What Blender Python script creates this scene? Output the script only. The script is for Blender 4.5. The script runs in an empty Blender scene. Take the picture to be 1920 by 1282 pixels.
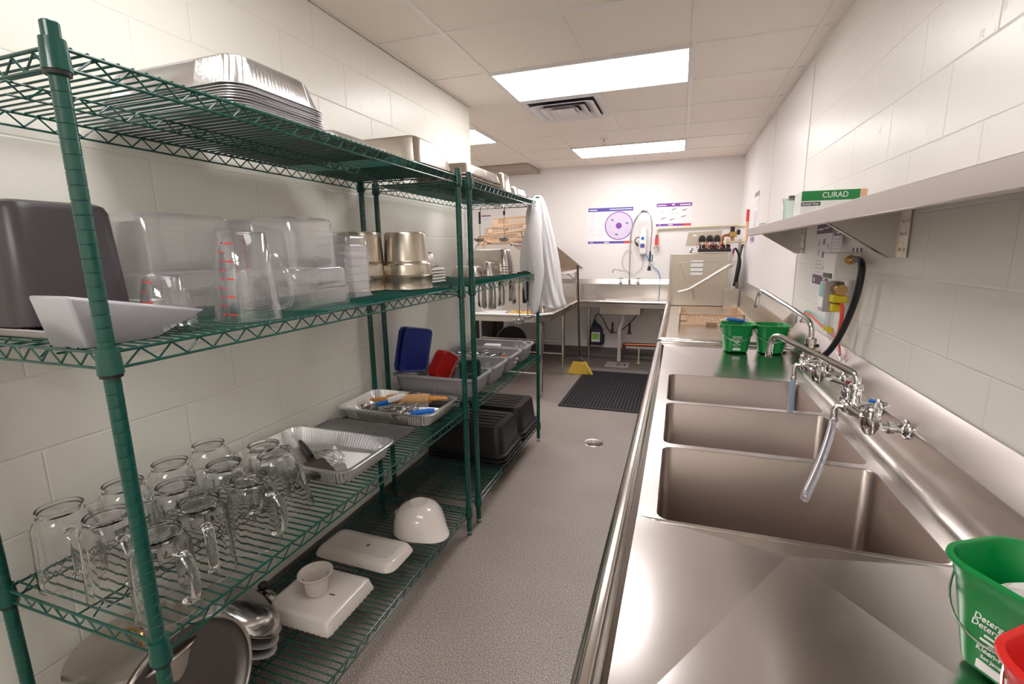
import bpy, bmesh, math, random
import numpy as np
from mathutils import Vector, Matrix, Euler

# ------------------------------------------------------------------ camera
SC = bpy.context.scene
COL = SC.collection
H = 2.63                                   # ceiling height
cam_d = bpy.data.cameras.new('camera')
cam = bpy.data.objects.new('camera', cam_d)
COL.objects.link(cam)
SC.camera = cam
PITCH, YAW, ROLL, FPX = -0.18890, -0.33460, -0.0147, 897.7
cam_d.sensor_fit = 'HORIZONTAL'
cam_d.sensor_width = 36.0
cam_d.lens = FPX / 1920.0 * 36.0
cam_d.clip_start = 0.02
fw = Vector((math.sin(YAW)*math.cos(PITCH), math.cos(YAW)*math.cos(PITCH), math.sin(PITCH)))
rt = Vector((math.cos(YAW), -math.sin(YAW), 0.0))
up = rt.cross(fw)
rt2 = rt*math.cos(ROLL) + up*math.sin(ROLL)
up2 = -rt*math.sin(ROLL) + up*math.cos(ROLL)
M = Matrix.Identity(4)
for i in range(3):
    M[i][0] = rt2[i]; M[i][1] = up2[i]; M[i][2] = -fw[i]
M.translation = Vector((1.2039, -3.0688, 1.5275))
cam.matrix_world = M

# ------------------------------------------------------------------ world, exposure
W = bpy.data.worlds.new('world'); SC.world = W
W.use_nodes = True
W.node_tree.nodes['Background'].inputs[0].default_value = (0.9, 0.92, 1.0, 1)
W.node_tree.nodes['Background'].inputs[1].default_value = 0.05
SC.view_settings.view_transform = 'Standard'
SC.view_settings.look = 'None'
SC.view_settings.gamma = 1.0
SC.view_settings.use_curve_mapping = False
SC.view_settings.exposure = 0.66
SC.cycles.max_bounces = 12
SC.cycles.use_adaptive_sampling = True
SC.cycles.adaptive_threshold = 0.02
SC.cycles.transmission_bounces = 10
SC.cycles.transparent_max_bounces = 28
SC.cycles.diffuse_bounces = 7
SC.cycles.glossy_bounces = 5
SC.cycles.sample_clamp_indirect = 6.0
LAMP_SHARE = [0.95, 0.95, 1.0, 0.62, 1.45]   # unequal strengths chosen to even out the light; behind-camera troffer boosted
LAMP_STRENGTH = 9.2                       # emission of the troffer lenses
TROFFERS = [(0.0, 0.0), (0.0, 2.4384), (-1.8288, 1.2192), (0.0, -2.4384), (0.0, -4.8768)]   # near-left corners, 4 x 2 ft

# ------------------------------------------------------------------ helpers
random.seed(7)
PI = math.pi
def lin(c):
    c = c/255.0
    return c/12.92 if c <= 0.04045 else ((c+0.055)/1.055)**2.4
def rgb(r, g, b): return (lin(r), lin(g), lin(b), 1.0)

def mat(name, col=(0.8,0.8,0.8,1), metal=0.0, rough=0.5, trans=0.0, ior=1.45, emit=None, estr=0.0, coat=0.0, spec=None, bump=None, alpha=1.0, sheen=0.0, noise=None, brush=None, rvar=None, subs=0.0):
    m = bpy.data.materials.new(name); m.use_nodes = True
    nt = m.node_tree; b = nt.nodes['Principled BSDF']
    b.inputs['Base Color'].default_value = col
    b.inputs['Metallic'].default_value = metal
    b.inputs['Roughness'].default_value = rough
    b.inputs['IOR'].default_value = ior
    b.inputs['Transmission Weight'].default_value = trans
    b.inputs['Coat Weight'].default_value = coat
    b.inputs['Alpha'].default_value = alpha
    if spec is not None: b.inputs['Specular IOR Level'].default_value = spec
    if subs: b.inputs['Subsurface Weight'].default_value = subs
    if emit:
        b.inputs['Emission Color'].default_value = emit
        b.inputs['Emission Strength'].default_value = estr
    tc = nt.nodes.new('ShaderNodeTexCoord')
    if noise:      # (scale, amount, colour2)
        n = nt.nodes.new('ShaderNodeTexNoise'); n.inputs['Scale'].default_value = noise[0]; n.inputs['Detail'].default_value = 5
        nt.links.new(tc.outputs['Object'], n.inputs['Vector'])
        r = nt.nodes.new('ShaderNodeMapRange'); r.inputs['From Min'].default_value = 0.4; r.inputs['From Max'].default_value = 0.62
        r.inputs['To Max'].default_value = noise[1]
        nt.links.new(n.outputs['Fac'], r.inputs['Value'])
        mx = nt.nodes.new('ShaderNodeMix'); mx.data_type = 'RGBA'
        mx.inputs[6].default_value = col; mx.inputs[7].default_value = noise[2]
        nt.links.new(r.outputs[0], mx.inputs[0]); nt.links.new(mx.outputs[2], b.inputs['Base Color'])
    if brush:      # (vector scale xyz, rough variation, bump)
        mp = nt.nodes.new('ShaderNodeMapping'); mp.inputs['Scale'].default_value = brush[0]
        nt.links.new(tc.outputs['Object'], mp.inputs['Vector'])
        n = nt.nodes.new('ShaderNodeTexNoise'); n.inputs['Scale'].default_value = 1.0; n.inputs['Detail'].default_value = 4
        nt.links.new(mp.outputs[0], n.inputs['Vector'])
        r = nt.nodes.new('ShaderNodeMapRange'); r.inputs['From Min'].default_value = 0.3; r.inputs['From Max'].default_value = 0.7
        r.inputs['To Min'].default_value = rough-brush[1]; r.inputs['To Max'].default_value = rough+brush[1]
        nt.links.new(n.outputs['Fac'], r.inputs['Value']); nt.links.new(r.outputs[0], b.inputs['Roughness'])
        bp = nt.nodes.new('ShaderNodeBump'); bp.inputs['Strength'].default_value = brush[2]; bp.inputs['Distance'].default_value = 0.001
        nt.links.new(n.outputs['Fac'], bp.inputs['Height']); nt.links.new(bp.outputs[0], b.inputs['Normal'])
    elif bump:     # (scale, strength, distance)
        n = nt.nodes.new('ShaderNodeTexNoise'); n.inputs['Scale'].default_value = bump[0]; n.inputs['Detail'].default_value = 4
        nt.links.new(tc.outputs['Object'], n.inputs['Vector'])
        bp = nt.nodes.new('ShaderNodeBump'); bp.inputs['Strength'].default_value = bump[1]; bp.inputs['Distance'].default_value = bump[2]
        nt.links.new(n.outputs['Fac'], bp.inputs['Height']); nt.links.new(bp.outputs[0], b.inputs['Normal'])
    if rvar:       # blotchy roughness (scale, +-)
        n = nt.nodes.new('ShaderNodeTexNoise'); n.inputs['Scale'].default_value = rvar[0]; n.inputs['Detail'].default_value = 2
        nt.links.new(tc.outputs['Object'], n.inputs['Vector'])
        r = nt.nodes.new('ShaderNodeMapRange'); r.inputs['From Min'].default_value = 0.15; r.inputs['From Max'].default_value = 0.85
        r.inputs['To Min'].default_value = rough-rvar[1]; r.inputs['To Max'].default_value = rough+rvar[1]
        nt.links.new(n.outputs['Fac'], r.inputs['Value']); nt.links.new(r.outputs[0], b.inputs['Roughness'])
    return m

def thin_clear(name, tint, gloss_rough, haze=0.0, hazecol=(0.8,0.8,0.82,1), ior=1.45):
    """thin clear plastic: mostly see-through, mirror-like towards grazing angles"""
    m = bpy.data.materials.new(name); m.use_nodes = True
    nt = m.node_tree; nt.nodes.clear()
    out = nt.nodes.new('ShaderNodeOutputMaterial')
    tr = nt.nodes.new('ShaderNodeBsdfTransparent'); tr.inputs[0].default_value = tint
    gl = nt.nodes.new('ShaderNodeBsdfGlossy'); gl.inputs['Roughness'].default_value = gloss_rough
    gl.inputs[0].default_value = (0.95,0.95,0.97,1)
    lw = nt.nodes.new('ShaderNodeLayerWeight'); lw.inputs[0].default_value = 0.5
    pw = nt.nodes.new('ShaderNodeMath'); pw.operation = 'POWER'; pw.inputs[1].default_value = 2.6
    nt.links.new(lw.outputs['Facing'], pw.inputs[0])
    fr = nt.nodes.new('ShaderNodeMath'); fr.operation = 'MULTIPLY_ADD'; fr.inputs[1].default_value = 0.75; fr.inputs[2].default_value = 0.05
    nt.links.new(pw.outputs[0], fr.inputs[0])
    mx = nt.nodes.new('ShaderNodeMixShader')
    nt.links.new(fr.outputs[0], mx.inputs[0]); nt.links.new(tr.outputs[0], mx.inputs[1]); nt.links.new(gl.outputs[0], mx.inputs[2])
    last = mx
    if haze:
        df = nt.nodes.new('ShaderNodeBsdfTranslucent'); df.inputs[0].default_value = hazecol
        d2 = nt.nodes.new('ShaderNodeBsdfDiffuse'); d2.inputs[0].default_value = hazecol
        ad = nt.nodes.new('ShaderNodeMixShader'); ad.inputs[0].default_value = 0.5
        nt.links.new(df.outputs[0], ad.inputs[1]); nt.links.new(d2.outputs[0], ad.inputs[2])
        m2 = nt.nodes.new('ShaderNodeMixShader'); m2.inputs[0].default_value = haze
        nt.links.new(mx.outputs[0], m2.inputs[1]); nt.links.new(ad.outputs[0], m2.inputs[2]); last = m2
    nt.links.new(last.outputs[0], out.inputs[0])
    return m

class MB:
    def __init__(s): s.v = []; s.f = []
    def add(s, verts, faces):
        o = len(s.v); s.v += [tuple(p) for p in verts]; s.f += [tuple(i+o for i in f) for f in faces]
    def loft(s, rings, cap0=False, cap1=False, closed=True, loop=False):
        n = len(rings[0]); o = len(s.v)
        for r in rings: s.v += [tuple(p) for p in r]
        R = len(rings)
        for i in range(R if loop else R-1):
            a = o+i*n; b = o+((i+1) % R)*n
            for j in range(n if closed else n-1):
                k = (j+1) % n
                s.f.append((a+j, a+k, b+k, b+j))
        if cap0: s.f.append(tuple(o+j for j in reversed(range(n))))
        if cap1: s.f.append(tuple(o+(R-1)*n+j for j in range(n)))
    def box(s, x0, y0, z0, x1, y1, z1, m=None):
        P = [Vector(p) for p in ((x0,y0,z0),(x1,y0,z0),(x1,y1,z0),(x0,y1,z0),(x0,y0,z1),(x1,y0,z1),(x1,y1,z1),(x0,y1,z1))]
        if m: P = [m @ p for p in P]
        s.add(P, [(0,3,2,1),(4,5,6,7),(0,1,5,4),(1,2,6,5),(2,3,7,6),(3,0,4,7)])
    def tube(s, path, r, n=8, caps=True, loop=False):
        P = [Vector(p) for p in path]; N = len(P)
        rad = r if isinstance(r, (list, tuple)) else [r]*N
        T = []
        for i in range(N):
            if loop: t = P[(i+1) % N]-P[i-1]
            else: t = P[min(i+1, N-1)]-P[max(i-1, 0)]
            T.append(t.normalized() if t.length > 1e-9 else Vector((0,0,1)))
        a = T[0].orthogonal().normalized()
        rings = []
        for i in range(N):
            a = (a-T[i]*a.dot(T[i]))
            a = a.normalized() if a.length > 1e-6 else T[i].orthogonal().normalized()
            b = T[i].cross(a)
            rings.append([P[i]+(a*math.cos(2*PI*k/n)+b*math.sin(2*PI*k/n))*rad[i] for k in range(n)])
        s.loft(rings, caps and not loop, caps and not loop, loop=loop)
    def cyl(s, p0, p1, r0, r1=None, n=16):
        s.tube([p0, p1], [r0, r0 if r1 is None else r1], n)
    def lathe(s, prof, n=32, c=(0,0,0), m=None, cap0=False, cap1=False, fn=None):
        rings = []
        for r, z in prof:
            ring = []
            for k in range(n):
                a = 2*PI*k/n; rr = fn(r, z, a) if fn else r
                p = Vector((c[0]+rr*math.cos(a), c[1]+rr*math.sin(a), c[2]+z))
                ring.append(m @ p if m else p)
            rings.append(ring)
        s.loft(rings, cap0, cap1)
    def prism(s, poly, axis, t0, t1, m=None):
        def P(a, b, t):
            p = Vector((t, a, b)) if axis == 'x' else Vector((a, t, b)) if axis == 'y' else Vector((a, b, t))
            return m @ p if m else p
        s.loft([[P(a, b, t0) for a, b in poly], [P(a, b, t1) for a, b in poly]], True, True)
    def sphere(s, c, r, n=12, m=12, sc=(1,1,1)):
        pr = [(math.sin(PI*i/m), -math.cos(PI*i/m)) for i in range(1, m)]
        s.loft([[(c[0]+r*sc[0]*q*math.cos(2*PI*k/n), c[1]+r*sc[1]*q*math.sin(2*PI*k/n), c[2]+r*sc[2]*z) for k in range(n)] for q, z in pr], True, True)
    def xf(s, m, start=0):
        for i in range(start, len(s.v)): s.v[i] = tuple(m @ Vector(s.v[i]))

def smooth_path(pts, k=6, loop=False):
    P = [Vector(p) for p in pts]; N = len(P); out = []
    for i in range(N if loop else N-1):
        p0 = P[i-1] if (i > 0 or loop) else P[0]*2-P[1]
        p1 = P[i]; p2 = P[(i+1) % N]
        p3 = P[(i+2) % N] if (i+2 < N or loop) else P[-1]*2-P[-2]
        for j in range(k):
            t = j/k
            out.append(0.5*((2*p1)+(p2-p0)*t+(2*p0-5*p1+4*p2-p3)*t*t+(3*p1-p0-3*p2+p3)*t*t*t))
    if not loop: out.append(P[-1])
    return out

def fillet(pts, r, k=5):
    """polyline with rounded corners"""
    P = [Vector(p) for p in pts]; out = [P[0]]
    for i in range(1, len(P)-1):
        a = (P[i-1]-P[i]); b = (P[i+1]-P[i]); d = min(r, a.length*.49, b.length*.49)
        A = P[i]+a.normalized()*d; B = P[i]+b.normalized()*d
        for j in range(k+1):
            t = j/k; out.append(A*(1-t)**2+P[i]*2*t*(1-t)+B*t*t)
    out.append(P[-1]); return out

def rring(w, d, r, z, n=48, flute=0.0, cx=0, cy=0, fq=None):
    """n points evenly along a rounded rectangle, optionally fluted outward"""
    r = min(r, w/2-1e-4, d/2-1e-4)
    sx, sy = w-2*r, d-2*r; q = PI*r/2; L = 2*sx+2*sy+4*q
    out = []
    for i in range(n):
        t = L*i/n
        segs = [('l', (w/2, -sy/2), (0,1), sy), ('a', (sx/2, sy/2), 0, q), ('l', (sx/2, d/2), (-1,0), sx), ('a', (-sx/2, sy/2), PI/2, q),
                ('l', (-w/2, sy/2), (0,-1), sy), ('a', (-sx/2, -sy/2), PI, q), ('l', (-sx/2, -d/2), (1,0), sx), ('a', (sx/2, -sy/2), 1.5*PI, q)]
        for g in segs:
            if t <= g[3]+1e-9:
                if g[0] == 'l':
                    p = (g[1][0]+g[2][0]*t, g[1][1]+g[2][1]*t); nn = (g[2][1], -g[2][0])
                else:
                    a = g[2]+t/max(r, 1e-6); p = (g[1][0]+r*math.cos(a), g[1][1]+r*math.sin(a)); nn = (math.cos(a), math.sin(a))
                break
            t -= g[3]
        f = flute*(1 if i % 2 else -1)
        out.append((cx+p[0]+nn[0]*f, cy+p[1]+nn[1]*f, z))
    return out

def make(name, mb, m, parent=None, loc=None, rot=None, bevel=0.0, sharp=35, segs=2, flat=False):
    me = bpy.data.meshes.new(name)
    me.from_pydata(mb.v, [], mb.f)
    bm = bmesh.new(); bm.from_mesh(me)
    bmesh.ops.recalc_face_normals(bm, faces=bm.faces)
    bm.to_mesh(me); bm.free()
    if not flat:
        me.shade_smooth(); me.set_sharp_from_angle(angle=math.radians(sharp))
    me.materials.append(m)
    o = bpy.data.objects.new(name, me); COL.objects.link(o)
    if parent: o.parent = parent
    if loc is not None: o.location = loc
    if rot is not None: o.rotation_euler = rot
    if bevel:
        b = o.modifiers.new('bevel', 'BEVEL'); b.width = bevel; b.segments = segs; b.limit_method = 'ANGLE'; b.angle_limit = math.radians(40)
        b.harden_normals = False
    return o
def tag(o, label, cat, group=None, kind=None):
    o['label'] = label; o['category'] = cat
    if group: o['group'] = group
    if kind: o['kind'] = kind
    return o
def thing(name, label, cat, loc=(0,0,0), rot=(0,0,0), group=None):
    o = bpy.data.objects.new(name, None); COL.objects.link(o)
    o.empty_display_size = 0.05
    o.location = loc; o.rotation_euler = rot
    return tag(o, label, cat, group)
def struct(name, mb, m, **k):
    o = make(name, mb, m, **k); o['kind'] = 'structure'; return o
def dup(root, loc, rot=None, label=None, scale=None):
    r = root.copy(); COL.objects.link(r); r.location = loc
    if rot is not None: r.rotation_euler = rot
    if scale: r.scale = scale
    if label: r['label'] = label
    for ch in list(root.children):
        c = ch.copy(); COL.objects.link(c); c.parent = r
        for g in list(ch.children):
            d = g.copy(); COL.objects.link(d); d.parent = c
    return r
def text(name, s, size, m, parent, loc, rot, ext=0.0004, align='CENTER', sx=1.0):
    cu = bpy.data.curves.new(name, 'FONT'); cu.body = s; cu.size = size; cu.extrude = ext; cu.align_x = align; cu.align_y = 'CENTER'
    t = bpy.data.objects.new(name, cu); COL.objects.link(t)
    dg = bpy.context.evaluated_depsgraph_get()
    me = bpy.data.meshes.new_from_object(t.evaluated_get(dg))
    bpy.data.objects.remove(t)
    me.materials.clear(); me.materials.append(m)
    o = bpy.data.objects.new(name, me); COL.objects.link(o)
    o.parent = parent; o.location = loc; o.rotation_euler = rot; o.scale = (sx, 1, 1)
    return o

# ------------------------------------------------------------------ materials
GREEN   = mat('green_epoxy', rgb(2,72,62), rough=0.28, coat=0.3)
STEEL   = mat('brushed_steel', rgb(198,191,186), metal=1.0, rough=0.27)
STEELY  = mat('brushed_steel_lengthwise', rgb(198,191,186), metal=1.0, rough=0.27)
DECK    = mat('worn_steel_deck', rgb(210,205,203), metal=1.0, rough=0.21, rvar=(5,0.03))
BOWL    = mat('satin_steel_bowl', rgb(168,156,150), metal=1.0, rough=0.33)
MACH    = mat('machine_steel', rgb(196,186,174), metal=1.0, rough=0.31)
SHELFST = mat('shelf_steel', rgb(196,188,182), metal=1.0, rough=0.36)
TUBE    = mat('polished_tube', rgb(205,200,195), metal=1.0, rough=0.16)
CHROME  = mat('chrome', rgb(222,222,224), metal=1.0, rough=0.06)
PANST   = mat('pan_steel', rgb(200,192,184), metal=1.0, rough=0.25, rvar=(14,0.08))
INSETST = mat('inset_steel', rgb(196,186,172), metal=1.0, rough=0.28)
ALU     = mat('sheet_aluminium', rgb(205,203,202), metal=1.0, rough=0.38)
FOIL    = mat('aluminium_foil', rgb(228,228,230), metal=1.0, rough=0.28, bump=(90,0.35,0.002))
FOILIN  = mat('foil_rim', rgb(228,228,230), metal=1.0, rough=0.2, bump=(140,0.5,0.002))
LADLE   = mat('utensil_steel', rgb(200,198,196), metal=1.0, rough=0.15)
BLACKP  = mat('black_plastic', rgb(36,33,34), rough=0.38, bump=(400,0.1,0.0005))
BINBLK  = mat('dark_grey_plastic', rgb(62,57,61), rough=0.32)
RUBBER  = mat('black_rubber', rgb(44,42,46), rough=0.6)
HOSEBLK = mat('black_hose', rgb(30,30,34), rough=0.35)
CLEAR   = thin_clear('clear_polycarbonate', (0.975,0.975,0.98,1), 0.06, haze=0.075, hazecol=(0.88,0.88,0.9,1))
CLEARJ  = thin_clear('clear_jug', (0.975,0.975,0.98,1), 0.03, haze=0.02)
FROST   = mat('frosted_plastic', rgb(196,196,204), rough=0.28, trans=0.15, ior=1.4, coat=0.4)
GLASS   = mat('pitcher_plastic', (0.985,0.985,0.99,1), rough=0.02, trans=1.0, ior=1.42)
REDINK  = mat('red_ink', rgb(240,70,60), rough=0.5)
DKRED   = mat('dark_red_ink', rgb(170,60,75), rough=0.5)
GREYINK = mat('grey_ink', rgb(95,95,98), rough=0.5)
CERAM   = mat('white_ceramic', rgb(226,218,212), rough=0.14, coat=0.4)
GREYP   = mat('grey_plastic', rgb(158,156,160), rough=0.42)
TANP    = mat('tan_plastic', rgb(196,166,138), rough=0.45)
BLUEP   = mat('blue_plastic', rgb(34,48,120), rough=0.33)
BRBLUE  = mat('bright_blue_plastic', rgb(30,110,205), rough=0.35)
REDP    = mat('red_plastic', rgb(176,34,30), rough=0.33)
DKGREEN = mat('dark_green_plastic', rgb(38,84,70), rough=0.4)
BUCKG   = mat('bucket_green', rgb(0,132,62), rough=0.3, subs=0.05)
BUCKR   = mat('bucket_red', rgb(214,40,38), rough=0.3, subs=0.05)
WHITEP  = mat('white_plastic', rgb(232,230,228), rough=0.4)
PVC     = mat('white_pvc', rgb(214,208,208), rough=0.35)
CREAMP  = mat('cream_pipe', rgb(222,212,184), rough=0.4)
COPPER  = mat('copper', rgb(176,104,78), metal=1.0, rough=0.28)
BRASS   = mat('brass', rgb(190,154,100), metal=1.0, rough=0.22)
WOOD    = mat('pale_wood', rgb(214,170,122), rough=0.5, noise=(30,0.5,rgb(190,140,90)))
ORWOOD  = mat('orange_wood', rgb(214,146,72), rough=0.45)
PAPER   = mat('paper', rgb(240,236,240), rough=0.5)
PURPLE  = mat('purple_print', rgb(128,70,168), rough=0.4)
INDIGO  = mat('indigo_print', rgb(92,78,168), rough=0.4)
PLUM    = mat('plum_print', rgb(96,54,100), rough=0.4)
LILAC   = mat('lilac_print', rgb(214,200,228), rough=0.5)
PALEINK = mat('pale_print', rgb(206,202,214), rough=0.5)
TEAL    = mat('teal_print', rgb(90,130,130), rough=0.5)
REDPR   = mat('red_print', rgb(222,70,70), rough=0.5)
WHITEPR = mat('white_print', rgb(240,240,240), rough=0.5)
CUGREEN = mat('box_green', rgb(30,134,70), rough=0.35)
SKINPR  = mat('peach_print', rgb(232,190,160), rough=0.5)
CLOTH   = mat('white_cotton', rgb(218,215,218), rough=0.85, bump=(30,0.3,0.01))
TOWEL   = mat('white_towel', rgb(226,222,216), rough=0.9, bump=(260,0.6,0.004))
BRISTLE = mat('yellow_bristles', rgb(228,190,78), rough=0.7)
YELLOWP = mat('yellow_plastic', rgb(214,196,40), rough=0.35)
YELLOW2 = mat('yellow_scraps', rgb(238,190,90), rough=0.7)
BOXTAN  = mat('cardboard', rgb(196,166,140), rough=0.7)
REDHOSE = mat('red_hose', rgb(226,78,66), rough=0.35)
CYANH   = mat('cyan_tube', rgb(130,196,200), rough=0.35)
CLEART  = thin_clear('clear_tube', (0.93,0.93,0.95,1), 0.04, haze=0.12, hazecol=(0.75,0.75,0.82,1))
BLUETR  = thin_clear('bluish_tube', (0.86,0.92,0.97,1), 0.05, haze=0.4, hazecol=(0.62,0.74,0.86,1))
DARKJUG = mat('dark_jug', rgb(58,60,78), rough=0.25)
LIME    = mat('lime_label', rgb(150,200,90), rough=0.5)
VENTW   = mat('white_enamel', rgb(226,222,224), rough=0.4)
DARKIN  = mat('dark_interior', rgb(58,54,52), rough=0.8)
LENSES  = [mat('troffer_lens', (0.9,0.9,0.9,1), rough=0.5, emit=(1.0,0.968,0.95,1), estr=LAMP_STRENGTH*k) for k in LAMP_SHARE]
# ------------------------------------------------------------------ setting
XL, XR, YB, YN = -0.40, 1.907, 3.70, -5.6      # left wall, right wall, back wall, near wall
YC, XA = 0.62, -2.3                            # corner where the left wall ends, far side of the alcove

def block_mat(name, axis, col, zoff, yoff, strength=0.6):
    m = bpy.data.materials.new(name); m.use_nodes = True
    nt = m.node_tree; b = nt.nodes['Principled BSDF']; L = nt.links
    b.inputs['Roughness'].default_value = 0.33
    tc = nt.nodes.new('ShaderNodeTexCoord'); sp = nt.nodes.new('ShaderNodeSeparateXYZ'); cb = nt.nodes.new('ShaderNodeCombineXYZ')
    L.new(tc.outputs['Object'], sp.inputs[0])
    ad = nt.nodes.new('ShaderNodeMath'); ad.inputs[1].default_value = yoff
    L.new(sp.outputs[axis], ad.inputs[0]); L.new(ad.outputs[0], cb.inputs[0])
    az = nt.nodes.new('ShaderNodeMath'); az.inputs[1].default_value = zoff
    L.new(sp.outputs[2], az.inputs[0]); L.new(az.outputs[0], cb.inputs[1])
    nz = nt.nodes.new('ShaderNodeTexNoise'); nz.inputs['Scale'].default_value = 60; nz.inputs['Detail'].default_value = 2
    L.new(tc.outputs['Object'], nz.inputs['Vector'])
    br = nt.nodes.new('ShaderNodeTexBrick')
    br.inputs['Scale'].default_value = 1.0; br.inputs['Brick Width'].default_value = 0.4064; br.inputs['Row Height'].default_value = 0.2032
    br.inputs['Mortar Size'].default_value = 0.0045; br.inputs['Mortar Smooth'].default_value = 1.0; br.inputs['Bias'].default_value = 0
    br.inputs['Color1'].default_value = (1,1,1,1); br.inputs['Color2'].default_value = (1,1,1,1); br.inputs['Mortar'].default_value = (0,0,0,1)
    L.new(cb.outputs[0], br.inputs['Vector'])
    n2 = nt.nodes.new('ShaderNodeTexNoise'); n2.inputs['Scale'].default_value = 38; n2.inputs['Detail'].default_value = 6; n2.inputs['Roughness'].default_value = 0.6
    L.new(tc.outputs['Object'], n2.inputs['Vector'])
    n3 = nt.nodes.new('ShaderNodeTexNoise'); n3.inputs['Scale'].default_value = 7; n3.inputs['Detail'].default_value = 3
    L.new(tc.outputs['Object'], n3.inputs['Vector'])
    pr = nt.nodes.new('ShaderNodeMapRange'); pr.inputs['From Min'].default_value = 0.30; pr.inputs['From Max'].default_value = 0.40
    L.new(n2.outputs['Fac'], pr.inputs['Value'])
    s1 = nt.nodes.new('ShaderNodeMath'); s1.operation = 'MULTIPLY_ADD'; s1.inputs[1].default_value = 0.35
    L.new(pr.outputs[0], s1.inputs[0])
    bw = nt.nodes.new('ShaderNodeMath'); bw.operation = 'SUBTRACT'; bw.inputs[0].default_value = 1.0
    L.new(br.outputs['Fac'], bw.inputs[1]); L.new(bw.outputs[0], s1.inputs[2])
    s2 = nt.nodes.new('ShaderNodeMath'); s2.operation = 'MULTIPLY_ADD'; s2.inputs[1].default_value = 0.8
    L.new(n3.outputs['Fac'], s2.inputs[0]); L.new(s1.outputs[0], s2.inputs[2])
    bp = nt.nodes.new('ShaderNodeBump'); bp.inputs['Strength'].default_value = strength; bp.inputs['Distance'].default_value = 0.0022
    L.new(s2.outputs[0], bp.inputs['Height']); L.new(bp.outputs[0], b.inputs['Normal'])
    mx = nt.nodes.new('ShaderNodeMix'); mx.data_type = 'RGBA'
    mx.inputs[6].default_value = col; mx.inputs[7].default_value = tuple(c*0.965 for c in col[:3])+(1,)
    L.new(br.outputs['Fac'], mx.inputs[0]); L.new(mx.outputs[2], b.inputs['Base Color'])
    return m
WALLC = rgb(232,231,223)
BLOCKL = block_mat('painted_block_left', 1, WALLC, 0.0, 0.10)
BLOCKR = block_mat('painted_block_right', 1, rgb(234,231,226), 0.0, 0.05)
BLOCKX = block_mat('painted_block_cross', 0, WALLC, 0.0, 0.0)
FRP = mat('white_wall_panel', rgb(236,232,232), rough=0.35, bump=(55,0.12,0.002))
def floor_mat():
    m = mat('speckled_floor', rgb(133,128,124), rough=0.42)
    nt = m.node_tree; L = nt.links; b = nt.nodes['Principled BSDF']
    tc = nt.nodes.new('ShaderNodeTexCoord')
    n = nt.nodes.new('ShaderNodeTexNoise'); n.inputs['Scale'].default_value = 210; n.inputs['Detail'].default_value = 3
    L.new(tc.outputs['Object'], n.inputs['Vector'])
    cr = nt.nodes.new('ShaderNodeValToRGB')
    cr.color_ramp.elements[0].position = 0.40; cr.color_ramp.elements[0].color = rgb(110,101,97)
    cr.color_ramp.elements[1].position = 0.63; cr.color_ramp.elements[1].color = rgb(182,170,163)
    L.new(n.outputs['Fac'], cr.inputs[0])
    n2 = nt.nodes.new('ShaderNodeTexNoise'); n2.inputs['Scale'].default_value = 2.2; n2.inputs['Detail'].default_value = 5
    L.new(tc.outputs['Object'], n2.inputs['Vector'])
    mr = nt.nodes.new('ShaderNodeMapRange'); mr.inputs['From Min'].default_value = 0.3; mr.inputs['From Max'].default_value = 0.7; mr.inputs['To Min'].default_value = 0.9; mr.inputs['To Max'].default_value = 1.08
    L.new(n2.outputs['Fac'], mr.inputs['Value'])
    mm = nt.nodes.new('ShaderNodeVectorMath'); mm.operation = 'SCALE'
    L.new(cr.outputs[0], mm.inputs[0]); L.new(mr.outputs[0], mm.inputs['Scale']); L.new(mm.outputs[0], b.inputs['Base Color'])
    bp = nt.nodes.new('ShaderNodeBump'); bp.inputs['Strength'].default_value = 0.25; bp.inputs['Distance'].default_value = 0.001
    L.new(n.outputs['Fac'], bp.inputs['Height']); L.new(bp.outputs[0], b.inputs['Normal'])
    return m
FLOORM = floor_mat()
COVEM = mat('dark_cove', rgb(104,99,98), rough=0.45, bump=(300,0.2,0.001))
TILEM = mat('ceiling_tile', rgb(238,228,218), rough=0.6, bump=(220,0.25,0.001))
GRIDM = mat('ceiling_grid', rgb(232,226,222), rough=0.4)

mb = MB(); mb.box(XA-0.1, YN-0.1, -0.1, XR+0.1, YB+0.1, 0.0); struct('floor', mb, FLOORM, flat=True)
mb = MB(); mb.box(XA-0.1, YN-0.1, H, XR+0.1, YB+0.1, H+0.1); struct('ceiling', mb, TILEM, flat=True)
mb = MB(); mb.box(XR, YN-0.1, 0, XR+0.1, YB+0.1, H); struct('wall_right', mb, BLOCKR, flat=True)
mb = MB(); mb.box(XL-0.2, YN-0.1, 0, XL, YC, H); struct('wall_left', mb, BLOCKL, bevel=0.012)
mb = MB(); mb.box(XA-0.1, YB, 0, XR+0.1, YB+0.1, H); struct('wall_back', mb, FRP, flat=True)
mb = MB(); mb.box(XL-0.2, YN-0.1, 0, XR+0.1, YN, H); struct('wall_near', mb, BLOCKX, flat=True)
mb = MB(); mb.box(XA-0.1, YC-0.1, 0, XA, YB+0.1, H); struct('wall_alcove', mb, BLOCKL, flat=True)
mb = MB(); mb.box(XA-0.1, YC-0.2, 0, XL-0.2, YC-0.02, H); struct('wall_alcove_near', mb, BLOCKX, flat=True)
# smooth white panel on the far part of the right wall and its joint strips
mb = MB(); mb.box(XR-0.006, 0.42, 0.15, XR, YB, H-0.02); struct('trim_1', mb, FRP, bevel=0.002)
mb = MB()
for y in (1.62, 2.84): mb.box(XR-0.009, y-0.012, 0.15, XR-0.005, y+0.012, H-0.02)
struct('trim_2', mb, FRP, bevel=0.002)
mb = MB()
for x in (-0.62, 0.60, -1.84): mb.box(x-0.011, YB-0.004, 0.15, x+0.011, YB, H-0.02)
struct('trim_3', mb, FRP, bevel=0.0015)
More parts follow.
